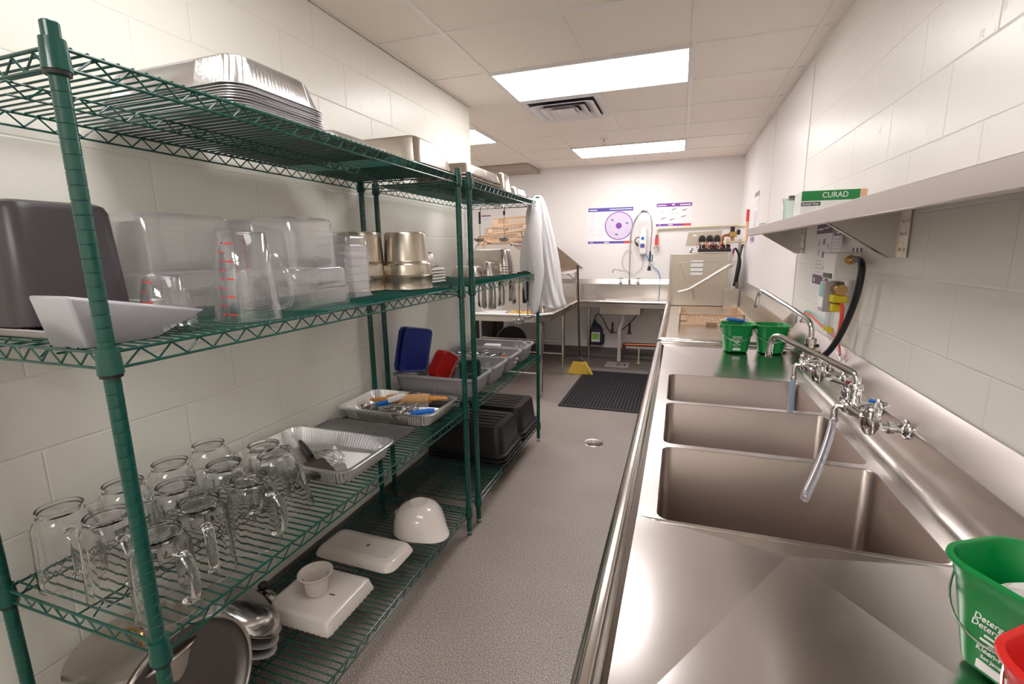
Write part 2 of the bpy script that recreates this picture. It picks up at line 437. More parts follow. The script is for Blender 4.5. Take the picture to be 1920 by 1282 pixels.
# integral cove base
def cove(name, poly, axis, a, b): 
    mb = MB(); mb.prism(poly, axis, a, b); struct(name, mb, COVEM)
def covepoly(x, s):       # x wall coordinate, s direction into the room
    pts = [(x, 0.0), (x, 0.15), (x+s*0.006, 0.15), (x+s*0.008, 0.05)]
    for k in range(6):
        a = PI/2*k/5; pts.append((x+s*(0.008+0.05*(1-math.cos(a))), 0.05*(1-math.sin(a))+0.001))
    return pts
cove('baseboard_back', covepoly(YB, -1), 'x', XA, XR)
cove('baseboard_right', covepoly(XR, -1), 'y', YN, YB)
cove('baseboard_left', covepoly(XL, 1), 'y', YN, YC)
cove('baseboard_alcove', covepoly(XA, 1), 'y', YC, YB)
# ceiling grid
F = 0.6096
mb = MB(); g = 0.012; zt = H-0.006
ylines = [F*k for k in range(-9, 7)]
for x in (0.0, 2*F, 3*F, -F, -2*F, -3*F):
    y0 = YN if x > XL else YC
    mb.box(x-g, y0, zt, x+g, YB, H+0.001)
for y in ylines:
    mb.box(XL if y < YC else XA, y-g, zt+0.001, XR, y+g, H+0.001)
for x in (F,):
    for (a, b) in ((YN, -4*F-F*0), (-3*F, 0), (F, 4*F), (5*F, YB)):
        mb.box(x-g, a, zt+0.0018, x+g, b, H+0.001)
struct('trim_4', mb, GRIDM, flat=True)
mb = MB()
mb.box(XR-0.022, YN, H-0.004, XR, YB, H+0.001); mb.box(XL, YN, H-0.004, XL+0.022, YC, H+0.001)
mb.box(XA, YB-0.022, H-0.004, XR, YB, H+0.001)
struct('trim_5', mb, GRIDM, flat=True)
# troffers
LBL = ['rectangular ceiling light in front of the square air diffuser',
       'rectangular ceiling light near the back wall',
       'ceiling light in the alcove, partly hidden by the left wall corner',
       'ceiling light over the near end of the sink', 'ceiling light near the wall behind the camera']
for (x, y), lb, LENS in zip(TROFFERS, LBL, LENSES):
    t = thing('ceiling_light', lb, 'ceiling light', (x+F, y+F/2, H-0.012), group='recessed ceiling lights')
    mb = MB()
    a, b = F, F/2
    mb.loft([[(-a,-b,0.01),(a,-b,0.01),(a,b,0.01),(-a,b,0.01)], [(-a,-b,-0.002),(a,-b,-0.002),(a,b,-0.002),(-a,b,-0.002)],
             [(-a+.022,-b+.022,-0.002),(a-.022,-b+.022,-0.002),(a-.022,b-.022,-0.002),(-a+.022,b-.022,-0.002)],
             [(-a+.022,-b+.022,0.01),(a-.022,-b+.022,0.01),(a-.022,b-.022,0.01),(-a+.022,b-.022,0.01)]], loop=True)
    make('frame', mb, VENTW, t, flat=True)
    mb = MB(); mb.box(-a+.022, -b+.022, 0.0, a-.022, b-.022, 0.006)
    make('diffuser_lens', mb, LENS, t, flat=True)
# square air diffuser
t = thing('ceiling_air_diffuser', 'white square louvred air diffuser in the ceiling', 'air vent', (F/2+0.0, 1.5*F, H-0.012))
mb = MB()
def frame(mb, a0, z0, a1, z1, th=0.003):
    R = lambda a, z: [(-a,-a,z),(a,-a,z),(a,a,z),(-a,a,z)]
    mb.loft([R(a0, z0), R(a1, z1), R(a1-th, z1), R(a0-th, z0+th)], loop=True)
frame(mb, 0.298, 0.008, 0.298, -0.004, 0.045)
make('frame', mb, VENTW, t, flat=True)
mb = MB(); mb.box(-0.28, -0.28, 0.007, 0.28, 0.28, 0.010); make('dark_throat', mb, DARKIN, t, flat=True)
for k, (a0, a1) in enumerate(((0.165, 0.25), (0.105, 0.175), (0.06, 0.11))):
    mb = MB(); frame(mb, a0, 0.004, a1, -0.03, 0.003); make('louvre', mb, VENTW, t, flat=True)
mb = MB(); mb.box(-0.07,-0.07,-0.022,0.07,0.07,-0.018); make('centre_plate', mb, VENTW, t)
# taupe panel at the far left of the ceiling
mb = MB(); mb.box(-1.7, 3.14, -0.05, -0.70, YB-0.01, 0.0)
tag(make('ceiling_panel', mb, mat('taupe_panel', rgb(176,160,150), rough=0.6), loc=(0,0,H-0.005)), 'dropped taupe panel in the far left corner of the ceiling', 'ceiling panel')
# sprinkler
t = thing('sprinkler_head', 'small pendant sprinkler head in the ceiling between the two lights', 'sprinkler', (0.42, 1.83+0.3, H))
mb = MB(); mb.lathe([(0.0,-0.001),(0.04,-0.001),(0.035,-0.01),(0.014,-0.012)], 20, cap0=True, cap1=True); make('escutcheon', mb, VENTW, t)
mb = MB(); mb.cyl((0,0,-0.01),(0,0,-0.03),0.008); mb.tube([(0.008,0,-0.028),(0.016,0,-0.045),(0,0,-0.06)],0.002,6); mb.tube([(-0.008,0,-0.028),(-0.016,0,-0.045),(0,0,-0.06)],0.002,6); mb.cyl((0,0,-0.06),(0,0,-0.062),0.016)
make('head', mb, BRASS, t)
# floor drain, floor sink cover
t = thing('floor_drain', 'round grated floor drain in the middle of the aisle', 'drain', (0.62, 0.566, 0.0))
mb = MB(); mb.lathe([(0.0,0.002),(0.07,0.002),(0.074,0.0035),(0.078,0.0005)], 32, cap0=True, cap1=True); make('grate', mb, PANST, t)
mb = MB()
for rr, nn in ((0.02,6),(0.038,12),(0.056,18)):
    for k in range(nn):
        a = 2*PI*k/nn; mb.cyl((rr*math.cos(a), rr*math.sin(a), 0.002), (rr*math.cos(a), rr*math.sin(a), 0.0026), 0.0065, n=8)
make('drain_holes', mb, DARKIN, t)
# ------------------------------------------------------------------ green wire shelving
S1, S2, S3, S4 = 1.877, 1.348, 0.712, 0.155          # top edge wires of the four shelves
TOP = 0.0065                                          # wire surface above the edge wire
XF, XB = 0.19, -0.355
def shelf_mesh(L, D):
    mb = MB(); hx, hy = D/2, L/2; q = 0.016
    for z, r in ((0.0, 0.0034), (-0.032, 0.0030)):
        for s in (-1, 1):
            mb.tube([(s*hx, -hy+q, z), (s*hx, hy-q, z)], r, 8)
            mb.tube([(-hx+q, s*hy, z), (hx-q, s*hy, z)], r, 8)
    def zig(a, b, pitch, off, dy=None):
        a = Vector(a); b = Vector(b); n = max(2, round((b-a).length/pitch)*2); pts = []
        for i in range(n+1):
            p = a.lerp(b, i/n); pts.append((p.x+off[0], p.y+off[1], -0.0015 if i % 2 else -0.0305))
        mb.tube(fillet(pts, 0.004, 2), 0.0021, 6)
    for s in (-1, 1):
        zig((s*hx, -hy+0.03, 0), (s*hx, hy-0.03, 0), 0.062, (-s*0.003, 0))
        zig((-hx+0.03, s*hy, 0), (hx-0.03, s*hy, 0), 0.062, (0, -s*0.003))
    for x in (0.0,):
        mb.tube([(x, -hy, -0.003), (x, hy, -0.003)], 0.0026, 6); mb.tube([(x, -hy+0.06, -0.029), (x, hy-0.06, -0.029)], 0.0024, 6)
        zig((x, -hy+0.03, 0), (x, hy-0.03, 0), 0.062, (0.0022, 0))
    n = int(L/0.0254)
    for i in range(1, n):
        y = -hy+L*i/n
        mb.tube([(-hx-0.001, y, 0.0035), (hx+0.001, y, 0.0035)], 0.0026, 6, caps=True)
    return mb
def shelving(y0, y1, label, skip=()):
    L = y1-y0; D = XF-XB; cx, cy = (XF+XB)/2, (y0+y1)/2
    t = thing('wire_shelving_unit', label, 'shelving', (cx, cy, 0), group='green wire shelving units')
    # post: grooved tube with levelling foot
    pr = [(0.006, 0.0), (0.013, 0.001), (0.013, 0.008), (0.006, 0.010), (0.006, 0.028), (0.0138, 0.029)]
    z = 0.05
    while z < 1.895:
        pr += [(0.0138, z-0.0013), (0.0127, z-0.0006), (0.0127, z+0.0006), (0.0138, z+0.0013)]; z += 0.0254
    pr += [(0.0138, 1.912), (0.012, 1.914)]
    pm = MB(); pm.lathe(pr, 20, cap0=True, cap1=True)
    fm = MB(); fm.lathe([(0.006,0.0),(0.0145,0.0),(0.0145,0.007),(0.0065,0.009),(0.0065,0.03)], 16, cap0=True, cap1=True)
    p0 = None
    for sx in (-1, 1):
        for sy in (-1, 1):
            if p0 is None:
                p0 = make('post', pm, GREEN, t, (sx*D/2, sy*L/2, 0)); f0 = make('levelling_foot', fm, PANST, p0)
            else:
                p = p0.copy(); COL.objects.link(p); p.parent = t; p.location = (sx*D/2, sy*L/2, 0)
                f = f0.copy(); COL.objects.link(f); f.parent = p
    sm = shelf_mesh(L, D)
    cm = MB(); cm.lathe([(0.0142, 0.010), (0.0185, 0.010), (0.0215, -0.040), (0.0142, -0.040)], 20)
    cm.loft([[(0.0142*math.cos(2*PI*k/20), 0.0142*math.sin(2*PI*k/20), z) for k in range(20)] for z in (-0.040, 0.010)])
    km = MB(); km.lathe([(0.0140,-0.040),(0.0195,-0.0405),(0.0188,-0.047),(0.0140,-0.047)], 20)
    s0 = None
    for zz in (S4, S3, S2, S1):
        if s0 is None:
            s0 = make('wire_shelf', sm, GREEN, t, (0, 0, zz)); c0 = make('corner_collar', cm, GREEN, s0); k0 = make('split_sleeve', km, BLACKP, s0)
            c0.location = k0.location = (-D/2, -L/2, 0); sh = s0
        else:
            sh = s0.copy(); COL.objects.link(sh); sh.parent = t; sh.location = (0, 0, zz)
        for sx in (-1, 1):
            for sy in (-1, 1):
                if sh is s0 and sx == sy == -1: continue
                for o in (c0, k0):
                    c = o.copy(); COL.objects.link(c); c.parent = sh; c.location = (sx*D/2, sy*L/2, 0)
    return t
Y0, Y1, Y2, Y3 = -2.482, -0.905, -0.775, 0.465
shelving(Y0, Y1, 'green wire shelving unit nearest the camera, holding the clear pitchers and jugs')
shelving(Y2, Y3, 'green wire shelving unit further away, with the white coat hanging on its corner')
T1, T2, T3, T4 = S1+TOP, S2+TOP, S3+TOP, S4+TOP

# ------------------------------------------------------------------ pans and containers
def tray_shell(w, d, h, r, taper, t, lip, lipdrop=0.0, n=48, flute=0.0, fb=0.012, inv=False, steps=None, nz=1):
    """open pan as one closed skin: outside up, lip, inside down. inv turns it upside down"""
    mb = MB(); R = []
    bw, bd = w-2*taper, d-2*taper
    def o(f): return (bw+2*taper*f, bd+2*taper*f)
    R.append(rring(bw-2*fb, bd-2*fb, max(r-fb, 0.004), 0, n))
    R.append(rring(bw-0.6*fb, bd-0.6*fb, r-0.3*fb, fb*0.3, n))
    for f in ([fb/h] + [fb/h+(1-fb/h)*i/nz for i in range(1, nz+1)] if not steps else steps):
        a, b = o(f)
        R.append(rring(a, b, r, h*f-(0.0 if f < 1 else t), n, flute))
    if lip:
        R.append(rring(w+2*lip, d+2*lip, r+lip, h-t-lipdrop, n))
        R.append(rring(w+2*lip, d+2*lip, r+lip, h-lipdrop*0.9, n))
        R.append(rring(w+1.0*lip, d+1.0*lip, r+lip*.5, h, n))
    R.append(rring(w-2*t, d-2*t, max(r-t, .003), h, n, flute))
    a, b = o(fb/h); R.append(rring(a-2*t, b-2*t, max(r-t, .003), max(fb, 2*t), n, flute))
    R.append(rring(bw-2*fb-2*t, bd-2*fb-2*t, max(r-fb-t, .003), t, n))
    mb.loft(R, True, True)
    if inv: mb.v = [(x, y, h-z) for x, y, z in mb.v]
    return mb

# stack of foil pans, upside down, on the top shelf
gr = 'nested upside-down foil pans on the top shelf'
fo = tray_shell(0.505, 0.318, 0.088, 0.045, 0.024, 0.0012, 0.012, 0.004, n=240, flute=0.0022, inv=True)
NF = 9; dz = 0.0066
prev = None
for i in range(NF):
    lb = 'topmost silver foil pan of the upside-down stack on the top shelf' if i == NF-1 else 'silver foil pan nested in the upside-down stack on the top shelf, its rim showing'
    if prev is None:
        o = make('foil_pan', fo, FOIL); o0 = o; tag(o, lb, 'foil pan', gr)
    else:
        o = o0.copy(); COL.objects.link(o); o['label'] = lb
    o.location = (-0.097+random.uniform(-.002,.002), -1.925+random.uniform(-.002,.002), T1+0.004+i*dz); o.rotation_euler = (0,0,random.uniform(-.008,.008)); prev = o
    o.scale = (1, 1, 1) if i == NF-1 else (0.998-0.0*i, 0.998, 1)
# flat sheet pans
sp = tray_shell(0.50, 0.32, 0.026, 0.022, 0.012, 0.002, 0.007, inv=True)
o0 = tag(make('sheet_pan', sp, ALU, loc=(-0.093, -1.575, T1)), 'lower aluminium sheet pan upside down between the foil pans and deep steel pan', 'sheet pan', 'flat sheet pans on the top shelf')
o = o0.copy(); COL.objects.link(o); o.location = (-0.093, -1.578, T1+0.006); o['label'] = 'upper aluminium sheet pan upside down between the foil pans and deep steel pan'
def steel_pan(w, d, h, lb, x, y, z, rz=0, inv=True, m=PANST, name='steam_table_pan', cat='steel pan', grp=None, r=0.03, tilt=0.0):
    o = make(name, tray_shell(w, d, h, r, 0.018, 0.0016, 0.012, 0.003, inv=inv, n=56), m, loc=(x, y, z), rot=(tilt, 0, rz))
    return tag(o, lb, cat, grp)
steel_pan(0.505, 0.34, 0.115, 'deep steel pan upside down at the joint of the two shelving units, top shelf', -0.086, -1.075, T1+0.004)
g = 'steel pans on the far unit top shelf'
for i in range(3):
    steel_pan(0.32, 0.50, 0.062, ['bottom', 'middle', 'top'][i]+' of three nested long steel pans, far unit top shelf, joint end', -0.0, -0.46, T1+0.001+i*0.0165, grp=g)
steel_pan(0.30, 0.16, 0.12, 'squarish steel pan behind the three long nested pans, far unit top shelf', 0.01, -0.09, T1+0.001, grp=g)
steel_pan(0.15, 0.24, 0.06, 'small low steel pan at the front edge of the far unit top shelf', 0.10, 0.155, T1+0.001, grp=g)
for i in range(3):
    steel_pan(0.16, 0.27, 0.10, ['bottom', 'middle', 'top'][i]+' steel pan of the tall stack at the far end of the top shelf', -0.10, 0.27, T1+0.001+i*0.022, grp=g)
steel_pan(0.14, 0.2, 0.03, 'flat steel lid beside the coat on the top shelf', 0.085, 0.34+0.03, T1+0.001, name='pan_lid', cat='lid')

# second shelf: dark tub on a tray
tag(make('sheet_pan', tray_shell(0.34, 0.24, 0.022, 0.02, 0.008, 0.002, 0.005), mat('pearly_tray', rgb(206,198,200), rough=0.35, metal=0.3), loc=(-0.135, -2.335, T2)), 'pale tray under the dark grey tub at the left', 'tray')
tag(make('storage_tub', tray_shell(0.235, 0.235, 0.272, 0.035, 0.012, 0.003, 0.0, inv=True, fb=0.02), BINBLK, loc=(-0.225, -2.340, T2+0.024)), 'tall dark grey plastic tub upside down on a pale tray', 'tub')
# frosted scoop
mb = MB(); hw = 0.058
for x in (-hw, hw): mb.v += [(x,-0.112,0.001),(x,-0.132,0.103),(x,0.138,0.047),(x,0.02,0.001)]
mb.f += [(0,1,2,3),(4,7,6,5),(1,5,6,2),(0,4,5,1)]
o = make('scoop', mb, FROST, loc=(0.085, -2.375, T2), rot=(0, 0, 0.0), sharp=20, bevel=0.007, segs=2)
sf = o.modifiers.new('thickness', 'SOLIDIFY'); sf.thickness = 0.003; sf.offset = -1
tag(o, 'frosted translucent plastic scoop lying upside down behind the near green post', 'scoop')

def square_bin(w, h, sh, dw, ex, r=0.03):
    """clear square storage container, upside down: narrow body above, wider shoulder below"""
    mb = MB(); n = 48; t = 0.0025
    Z = [(w-0.03, h), (w-0.006, h-0.006), (w, h-0.02), (w+0.008, sh+0.004), (w+dw-0.006, sh), (w+dw, sh-0.006), (w+dw+0.004, sh*0.5), (w+dw+0.012, sh*0.5-0.004), (w+dw+0.014, 0.0)]
    out = [rring(a, a*ex, r, z, n) for a, z in Z]
    inn = [rring(a-2*t, a*ex-2*t, r-t, max(0, z-(t if i < 3 else 0)), n) for i, (a, z) in enumerate(Z)]
    mb.loft(out+inn[::-1], True, True)
    return mb
gb = 'clear square storage bins upside down on the second shelf'
tag(make('storage_bin', square_bin(0.215, 0.288, 0.125, 0.045, 1.28), CLEAR, loc=(-0.215, -2.04, T2)), 'large clear storage bin upside down beside the dark tub', 'storage bin', gb)
tag(make('storage_bin', square_bin(0.195, 0.288, 0.125, 0.045, 1.05), CLEAR, loc=(-0.225, -1.71, T2)), 'clear storage bin at the wall behind the bin with red markings', 'storage bin', gb)
t = thing('storage_bin', 'clear storage bin upside down with a red scale, right of the big measuring jug', 'storage bin', (-0.022, -1.765, T2), group=gb)
make('bin_body', square_bin(0.20, 0.288, 0.125, 0.045, 1.0), CLEAR, t)
# red scale on its near face
mb = MB(); y = -0.104
mb.box(-0.0725, y-0.001, 0.02, -0.0705, y, 0.235)
for k in range(9):
    z = 0.03+k*0.025; w2 = 0.018 if k % 2 == 0 else 0.010
    mb.box(-0.0715-w2/2, y-0.001, z, -0.0715+w2/2, y, z+0.002)
mb.v = [(x, yy-(0.10-0.0)*0.0, z) for x, yy, z in mb.v]
make('printed_scale', mb, DKRED, t, loc=(0, -0.02, 0), flat=True)
# stack of small clear pans
for i in range(6):
    o = tag(make('food_pan', tray_shell(0.165, 0.150, 0.085, 0.02, 0.008, 0.0022, 0.006, inv=True), CLEAR, loc=(-0.075, -1.445, T2+i*0.031)), ['bottom', 'second from bottom', 'third from bottom', 'third from top', 'second from top', 'top'][i]+' clear pan in the stack before the steel insets', 'food pan', 'stacked small clear pans')
# steel bain-marie insets, upside down
def inset(lb, x, y):
    t = thing('round_steel_inset', lb, 'steel inset', (x, y, T2), group='round steel insets on the second shelf')
    mb = MB()
    mb.lathe([(0.118,0.0),(0.121,0.003),(0.119,0.008),(0.119,0.055),(0.121,0.058),(0.121,0.064),(0.118,0.067)], 48)
    mb.lathe([(0.116,0.067),(0.116,0.0)], 48)
    make('outer_inset_rim', mb, INSETST, t)
    mb = MB()
    mb.lathe([(0.116,0.066),(0.119,0.068),(0.1185,0.072),(0.117,0.112),(0.113,0.122),(0.105,0.130),(0.104,0.133),(0.0985,0.250),(0.093,0.262),(0.080,0.266),(0.0,0.266)], 48, cap1=False)
    make('inset_body', mb, INSETST, t)
inset('round steel inset in front, between the dark brass-toned one and the shelving joint', -0.035, -1.03)
inset('round brass-toned steel inset behind the stack of clear pans', -0.20, -1.16)

# measuring jugs, upside down
def jug(lb, x, y, h, rb, rt_, ang, marks, dark=False):
    t = thing('measuring_jug', lb, 'jug', (x, y, T2), (0, 0, ang), 'clear measuring jugs upside down')
    mb = MB(); tk = 0.003
    def fn(r, z, a):
        f = max(0, 1-z/(h*0.25)); d = math.cos(a-PI)
        return r*(1+0.22*f*max(0, d)**12)
    pr = [(rb, 0), (rb-0.002, 0.01), (rb-(rb-rt_)*0.5, h*0.5), (rt_, h-0.006), (rt_-0.004, h-0.001), (rt_-0.012, h), (0.001, h)]
    pi_ = [(0.001, h-tk), (rt_-0.012, h-tk), (rt_-tk, h-0.01), (rb-(rb-rt_)*0.5-tk, h*0.5), (rb-0.002-tk, 0.01), (rb-tk, 0)]
    mb.lathe(pr+pi_, 40, fn=fn); mb.f += [tuple(range(len(mb.v)-40, len(mb.v)))][:0]
    n = 40; m_ = len(pr)+len(pi_)
    for k in range(n): mb.f.append((k, (m_-1)*n+k, (m_-1)*n+(k+1) % n, (k+1) % n))
    make('jug_body', mb, CLEARJ, t, sharp=50)
    mb = MB()
    mb.tube(smooth_path([(rt_+0.010, 0, h*0.72), (rt_+0.030, 0, h*0.715), (rb+0.034, 0, h*0.45), (rb+0.036, 0, h*0.2), (rb+0.010, 0, h*0.13), (rb-0.004, 0, h*0.13)], 6), 0.0055, 10)
    make('handle', mb, CLEARJ if not dark else thin_clear('dark_handle', (0.6,0.6,0.62,1), 0.05, 0.3, (0.2,0.2,0.2,1)), t)
    mb = MB()
    for k in range(marks):
        z = h*(0.08+0.78*k/(marks-1)); r = rb-(rb-rt_)*z/h+0.0006
        for (a0, a1, hh) in ((-1.62, -1.52, 0.005), (-1.42, -1.12, 0.0035)) if k % 2 == 0 else ((-1.75, -1.68, 0.006), (-1.6, -1.42, 0.0025)):
            a0 -= ang; a1 -= ang
            q = []
            for j in range(5):
                a = a0+(a1-a0)*j/4; q.append((a,))
            lo = [(r*math.cos(a[0]), r*math.sin(a[0]), z) for a in q]; hi = [(r*math.cos(a[0]), r*math.sin(a[0]), z+hh) for a in q]
            mb.loft([lo, hi], closed=False)
    make('printed_scale', mb, REDINK, t, flat=True)
jug('large clear measuring jug upside down with red markings, front of the second shelf', 0.098, -2.070, 0.232, 0.080, 0.060, 0.35, 9)
jug('small clear measuring jug upside down, half hidden by the frosted scoop', -0.035, -2.20, 0.125, 0.064, 0.044, 2.9, 5, True)

# ------------------------------------------------------------------ pitchers on the third shelf
def pitcher_parts(t):
    mb = MB(); n = 48; tk = 0.003; h = 0.2
    def fn(r, z, a):
        k = 0.0016*math.cos(12*a) if 0.01 < z < 0.165 else 0
        f = max(0, 1-z/0.03); return r+k+r*0.14*f*max(0, math.cos(a-PI))**10
    pr = [(0.066,0.0),(0.0655,0.004),(0.064,0.02),(0.0625,0.08),(0.060,0.14),(0.0585,0.160),(0.054,0.174),(0.0485,0.180),(0.0472,0.186),(0.0478,0.197),(0.0465,0.200),(0.0445,0.200),(0.044,0.192),(0.001,0.190)]
    ii = [(0.001,0.186),(0.040,0.186),(0.047,0.176),(0.0545,0.162),(0.0568,0.14),(0.0593,0.08),(0.0608,0.02),(0.0625,0.004),(0.063,0.0)]
    mb.lathe(pr+ii, n, fn=fn); m_ = len(pr)+len(ii)
    for k in range(n): mb.f.append((k, (m_-1)*n+k, (m_-1)*n+(k+1) % n, (k+1) % n))
    a = make('pitcher_body', mb, GLASS, t, sharp=50)
    mb = MB()
    P = smooth_path([(0.060, 0, 0.158), (0.085, 0, 0.158), (0.105, 0, 0.125), (0.106, 0, 0.08), (0.092, 0, 0.048), (0.0665, 0, 0.042)], 6)
    mb.tube(P, 0.0068, 10)
    mb.v = [(x, y*1.7, z) for x, y, z in mb.v]
    make('handle', mb, GLASS, t)
PIT = [(-0.226,-2.405,-0.3),(-0.072,-2.392,-0.2),(0.118,-2.405,-0.05),(-0.208,-2.270,0.2),(0.085,-2.278,-0.5),(-0.060,-2.232,-2.6),(-0.215,-2.135,0.6),(-0.050,-2.092,0.3),(0.100,-2.140,0.05),(-0.232,-1.995,0.3),(-0.050,-1.945,2.2),(0.070,-2.012,2.6)]
PL = ['clear pitcher upside down at the outer left corner of the third shelf', 'clear pitcher upside down left of the near green post, by the shelf end',
      'largest-looking clear pitcher upside down right at the near green post, handle to the right', 'clear pitcher upside down at the wall, seen behind the near green post',
      'clear pitcher upside down with its broad handle towards the front shelf edge', 'clear pitcher upside down in the middle row, third from the shelf end',
      'clear pitcher upside down at the wall in the third place from the shelf end', 'clear pitcher upside down in the middle row, just left of the last front pitcher',
      'clear pitcher upside down with a D-shaped handle over the front shelf edge', 'clear pitcher upside down at the wall, farthest of the wall row',
      'clear pitcher upside down beside the corner of the nearer foil tray', 'clear pitcher leaning over against the nearer foil tray']
p0 = None
for (x, y, a), lb in zip(PIT, PL):
    loc = (x, y, T3+0.0005)
    if p0 is None:
        p0 = thing('pitcher', lb, 'pitcher', loc, (0, 0, a), 'clear pitchers upside down on the third shelf'); pitcher_parts(p0)
    else: p = dup(p0, loc, (0, 0, a), lb)
p.rotation_euler = (-0.22, 0.0, 1.9); p.location = (0.085, -1.985, T3+0.014)

# foil trays with utensils
def foil_tray(lb, x, y):
    t = thing('foil_tray', lb, 'foil pan', (x, y, T3), group='open foil trays with utensils')
    make('tray_body', tray_shell(0.505, 0.318, 0.068, 0.045, 0.02, 0.0012, 0.013, 0.004, n=240, flute=0.0022), FOIL, t)
    return t
foil_tray('nearer foil tray holding a whisk and spatulas, beside the pitchers', -0.105, -1.655)
foil_tray('farther foil tray holding a rolling pin and blue-handled scoops', -0.105, -1.062)
def thing_mb(name, lb, cat, mb, m, loc, rot=(0,0,0), grp=None, **k):
    return tag(make(name, mb, m, loc=loc, rot=rot, **k), lb, cat, grp)
# whisk
t = thing('whisk', 'wire whisk with a round balloon head in the nearer foil tray', 'whisk', (-0.07, -1.66, T3+0.032), (0, -0.04, -0.28))
mb = MB(); mb.tube([(-0.20,0,0.012),(-0.10,0,0.004)], [0.006,0.007], 10); make('handle', mb, LADLE, t)
mb = MB()
for k in range(9):
    a = PI*k/9
    pts = []
    for j in range(25):
        s = j/24; u = math.sin(PI*s); xx = -0.10+0.215*math.sin(PI*s)**0.85; w_ = 0.036*math.sin(2*PI*s)*(-1)*(0.6+0.5*u)
        pts.append((xx, w_*math.cos(a), w_*math.sin(a)+0.004))
    mb.tube(pts, 0.0009, 5)
make('wire_balloon', mb, LADLE, t)
def spatula(lb, loc, rot, hm, bl=0.13, hl=0.14, bw=0.075, m=ALU):
    t = thing('spatula', lb, 'spatula', loc, rot, 'spatulas in the nearer foil tray')
    mb = MB(); mb.prism([(0,-bw/2),(bl,-bw/2-0.006),(bl,bw/2+0.006),(0,bw/2)], 'z', 0, 0.0015); mb.box(-0.03,-0.012,0.001,0.002,0.012,0.003); make('blade', mb, m, t)
    mb = MB(); mb.loft([rring(0.028, 0.018, 0.007, 0, 20), rring(0.032, 0.02, 0.008, hl*.5, 20), rring(0.022, 0.014, 0.006, hl, 20)], True, True)
    mb.xf(Matrix.Rotation(-PI/2, 4, 'Y')); make('handle', mb, hm, t, loc=(-0.02, 0, 0.004))
    return t
DKSTEEL = mat('dark_turner_steel', rgb(120,112,104), metal=1.0, rough=0.4)
spatula('wide steel turner with a black handle at the front corner of the nearer foil tray', (-0.06, -1.725, T3+0.045), (0.0, 0.12, -0.55), BLACKP, m=DKSTEEL)
spatula('spatula with a curved white handle at the left of the nearer foil tray', (-0.19, -1.66, T3+0.045), (0, 0.1, -0.5), WHITEP)
spatula('small turner with a white handle in the middle of the nearer foil tray', (0.03, -1.70, T3+0.03), (0, 0.05, -0.8), WHITEP, 0.09, 0.12, 0.05)
mb = MB(); mb.box(-0.11,-0.08,0,0.11,0.08,0.003); thing_mb('paper_sheet', 'white sheet lying under the whisk in the nearer foil tray', 'paper', mb, PAPER, (0.0,-1.62,T3+0.004), (0,0,0.1))
# rack tray between the foil trays
t = thing('cooling_rack', 'flat grey perforated tray and rack between the two foil trays', 'rack', (-0.13, -1.37, T3))
make('tray', tray_shell(0.46, 0.25, 0.018, 0.02, 0.006, 0.0015, 0.005), mat('dull_grey_tray', rgb(134,134,134), metal=0.6, rough=0.45), t)
mb = MB()
for i in range(13):
    y = -0.115+i*0.019; mb.tube([(0.02, y, 0.022),(0.235, y, 0.022)], 0.0011, 6)
for x in (0.02, 0.085, 0.235): mb.tube([(x,-0.12,0.0205),(x,0.12,0.0205)], 0.0018, 6)
make('wire_grid', mb, LADLE, t)
# far tray contents
t = thing('rolling_pin', 'wooden rolling pin lying across the farther foil tray', 'rolling pin', (-0.075, -1.02, T3+0.070), (0.0, -0.06, 0.16))
mb = MB(); mb.lathe([(0.0,-0.115),(0.022,-0.115),(0.0245,-0.108),(0.0245,0.108),(0.022,0.115),(0.0,0.115)], 24, cap0=True, cap1=True); mb.xf(Matrix.Rotation(PI/2,4,'Y')); make('roller', mb, WOOD, t)
for s in (-1, 1):
    mb = MB(); mb.lathe([(0.006,0.113),(0.012,0.12),(0.0135,0.14),(0.011,0.17),(0.007,0.205),(0.004,0.209)], 16, cap0=True, cap1=True); mb.xf(Matrix.Rotation(s*PI/2,4,'Y')); make('grip', mb, ORWOOD, t)
def scoop_tool(lb, loc, rot, r=0.024):
    t = thing('portion_scoop', lb, 'scoop', loc, rot, 'blue-handled portion scoops')
    mb = MB(); mb.loft([rring(0.018,0.012,0.005,0,16), rring(0.026,0.02,0.008,0.03,16), rring(0.026,0.02,0.008,0.09,16), rring(0.02,0.014,0.006,0.115,16)], True, True); mb.xf(Matrix.Rotation(PI/2,4,'Y')); make('handle', mb, BRBLUE, t)
    mb = MB(); mb.tube([(0,0,0),(-0.05,0,0.004)],0.0035,8)
    pr = [(r*math.sin(PI/2*i/6), -r*math.cos(PI/2*i/6)) for i in range(7)]
    mb.lathe(pr+[(p[0]*0.94, p[1]*0.94) for p in pr[::-1]], 20, c=(-0.06,0,0.006)); make('bowl', mb, LADLE, t)
    return t
scoop_tool('blue-handled scoop on the front rim of the farther foil tray', (0.035, -1.185, T3+0.058), (0, -0.12, 0.35), 0.03)
scoop_tool('blue-handled scoop at the left side of the farther foil tray', (-0.20, -1.12, T3+0.06), (0, 0.1, 1.2), 0.026)
mb = MB(); mb.loft([rring(0.028,0.016,0.007,0,16), rring(0.032,0.022,0.01,0.05,16), rring(0.02,0.012,0.005,0.09,16)], True, True); mb.xf(Matrix.Rotation(PI/2-0.2,4,'Y'))
thing_mb('peeler', 'white-handled tool lying against the rolling pin in the farther foil tray', 'utensil', mb, WHITEP, (-0.15,-1.09,T3+0.075), (0,0,0.75))
mb = MB(); mb.sphere((0,0,0),0.034,20,12,(1,1,0.7)); thing_mb('steel_ball_scoop', 'shiny round steel bowl behind the rolling pin', 'utensil', mb, LADLE, (-0.09,-0.955,T3+0.06))
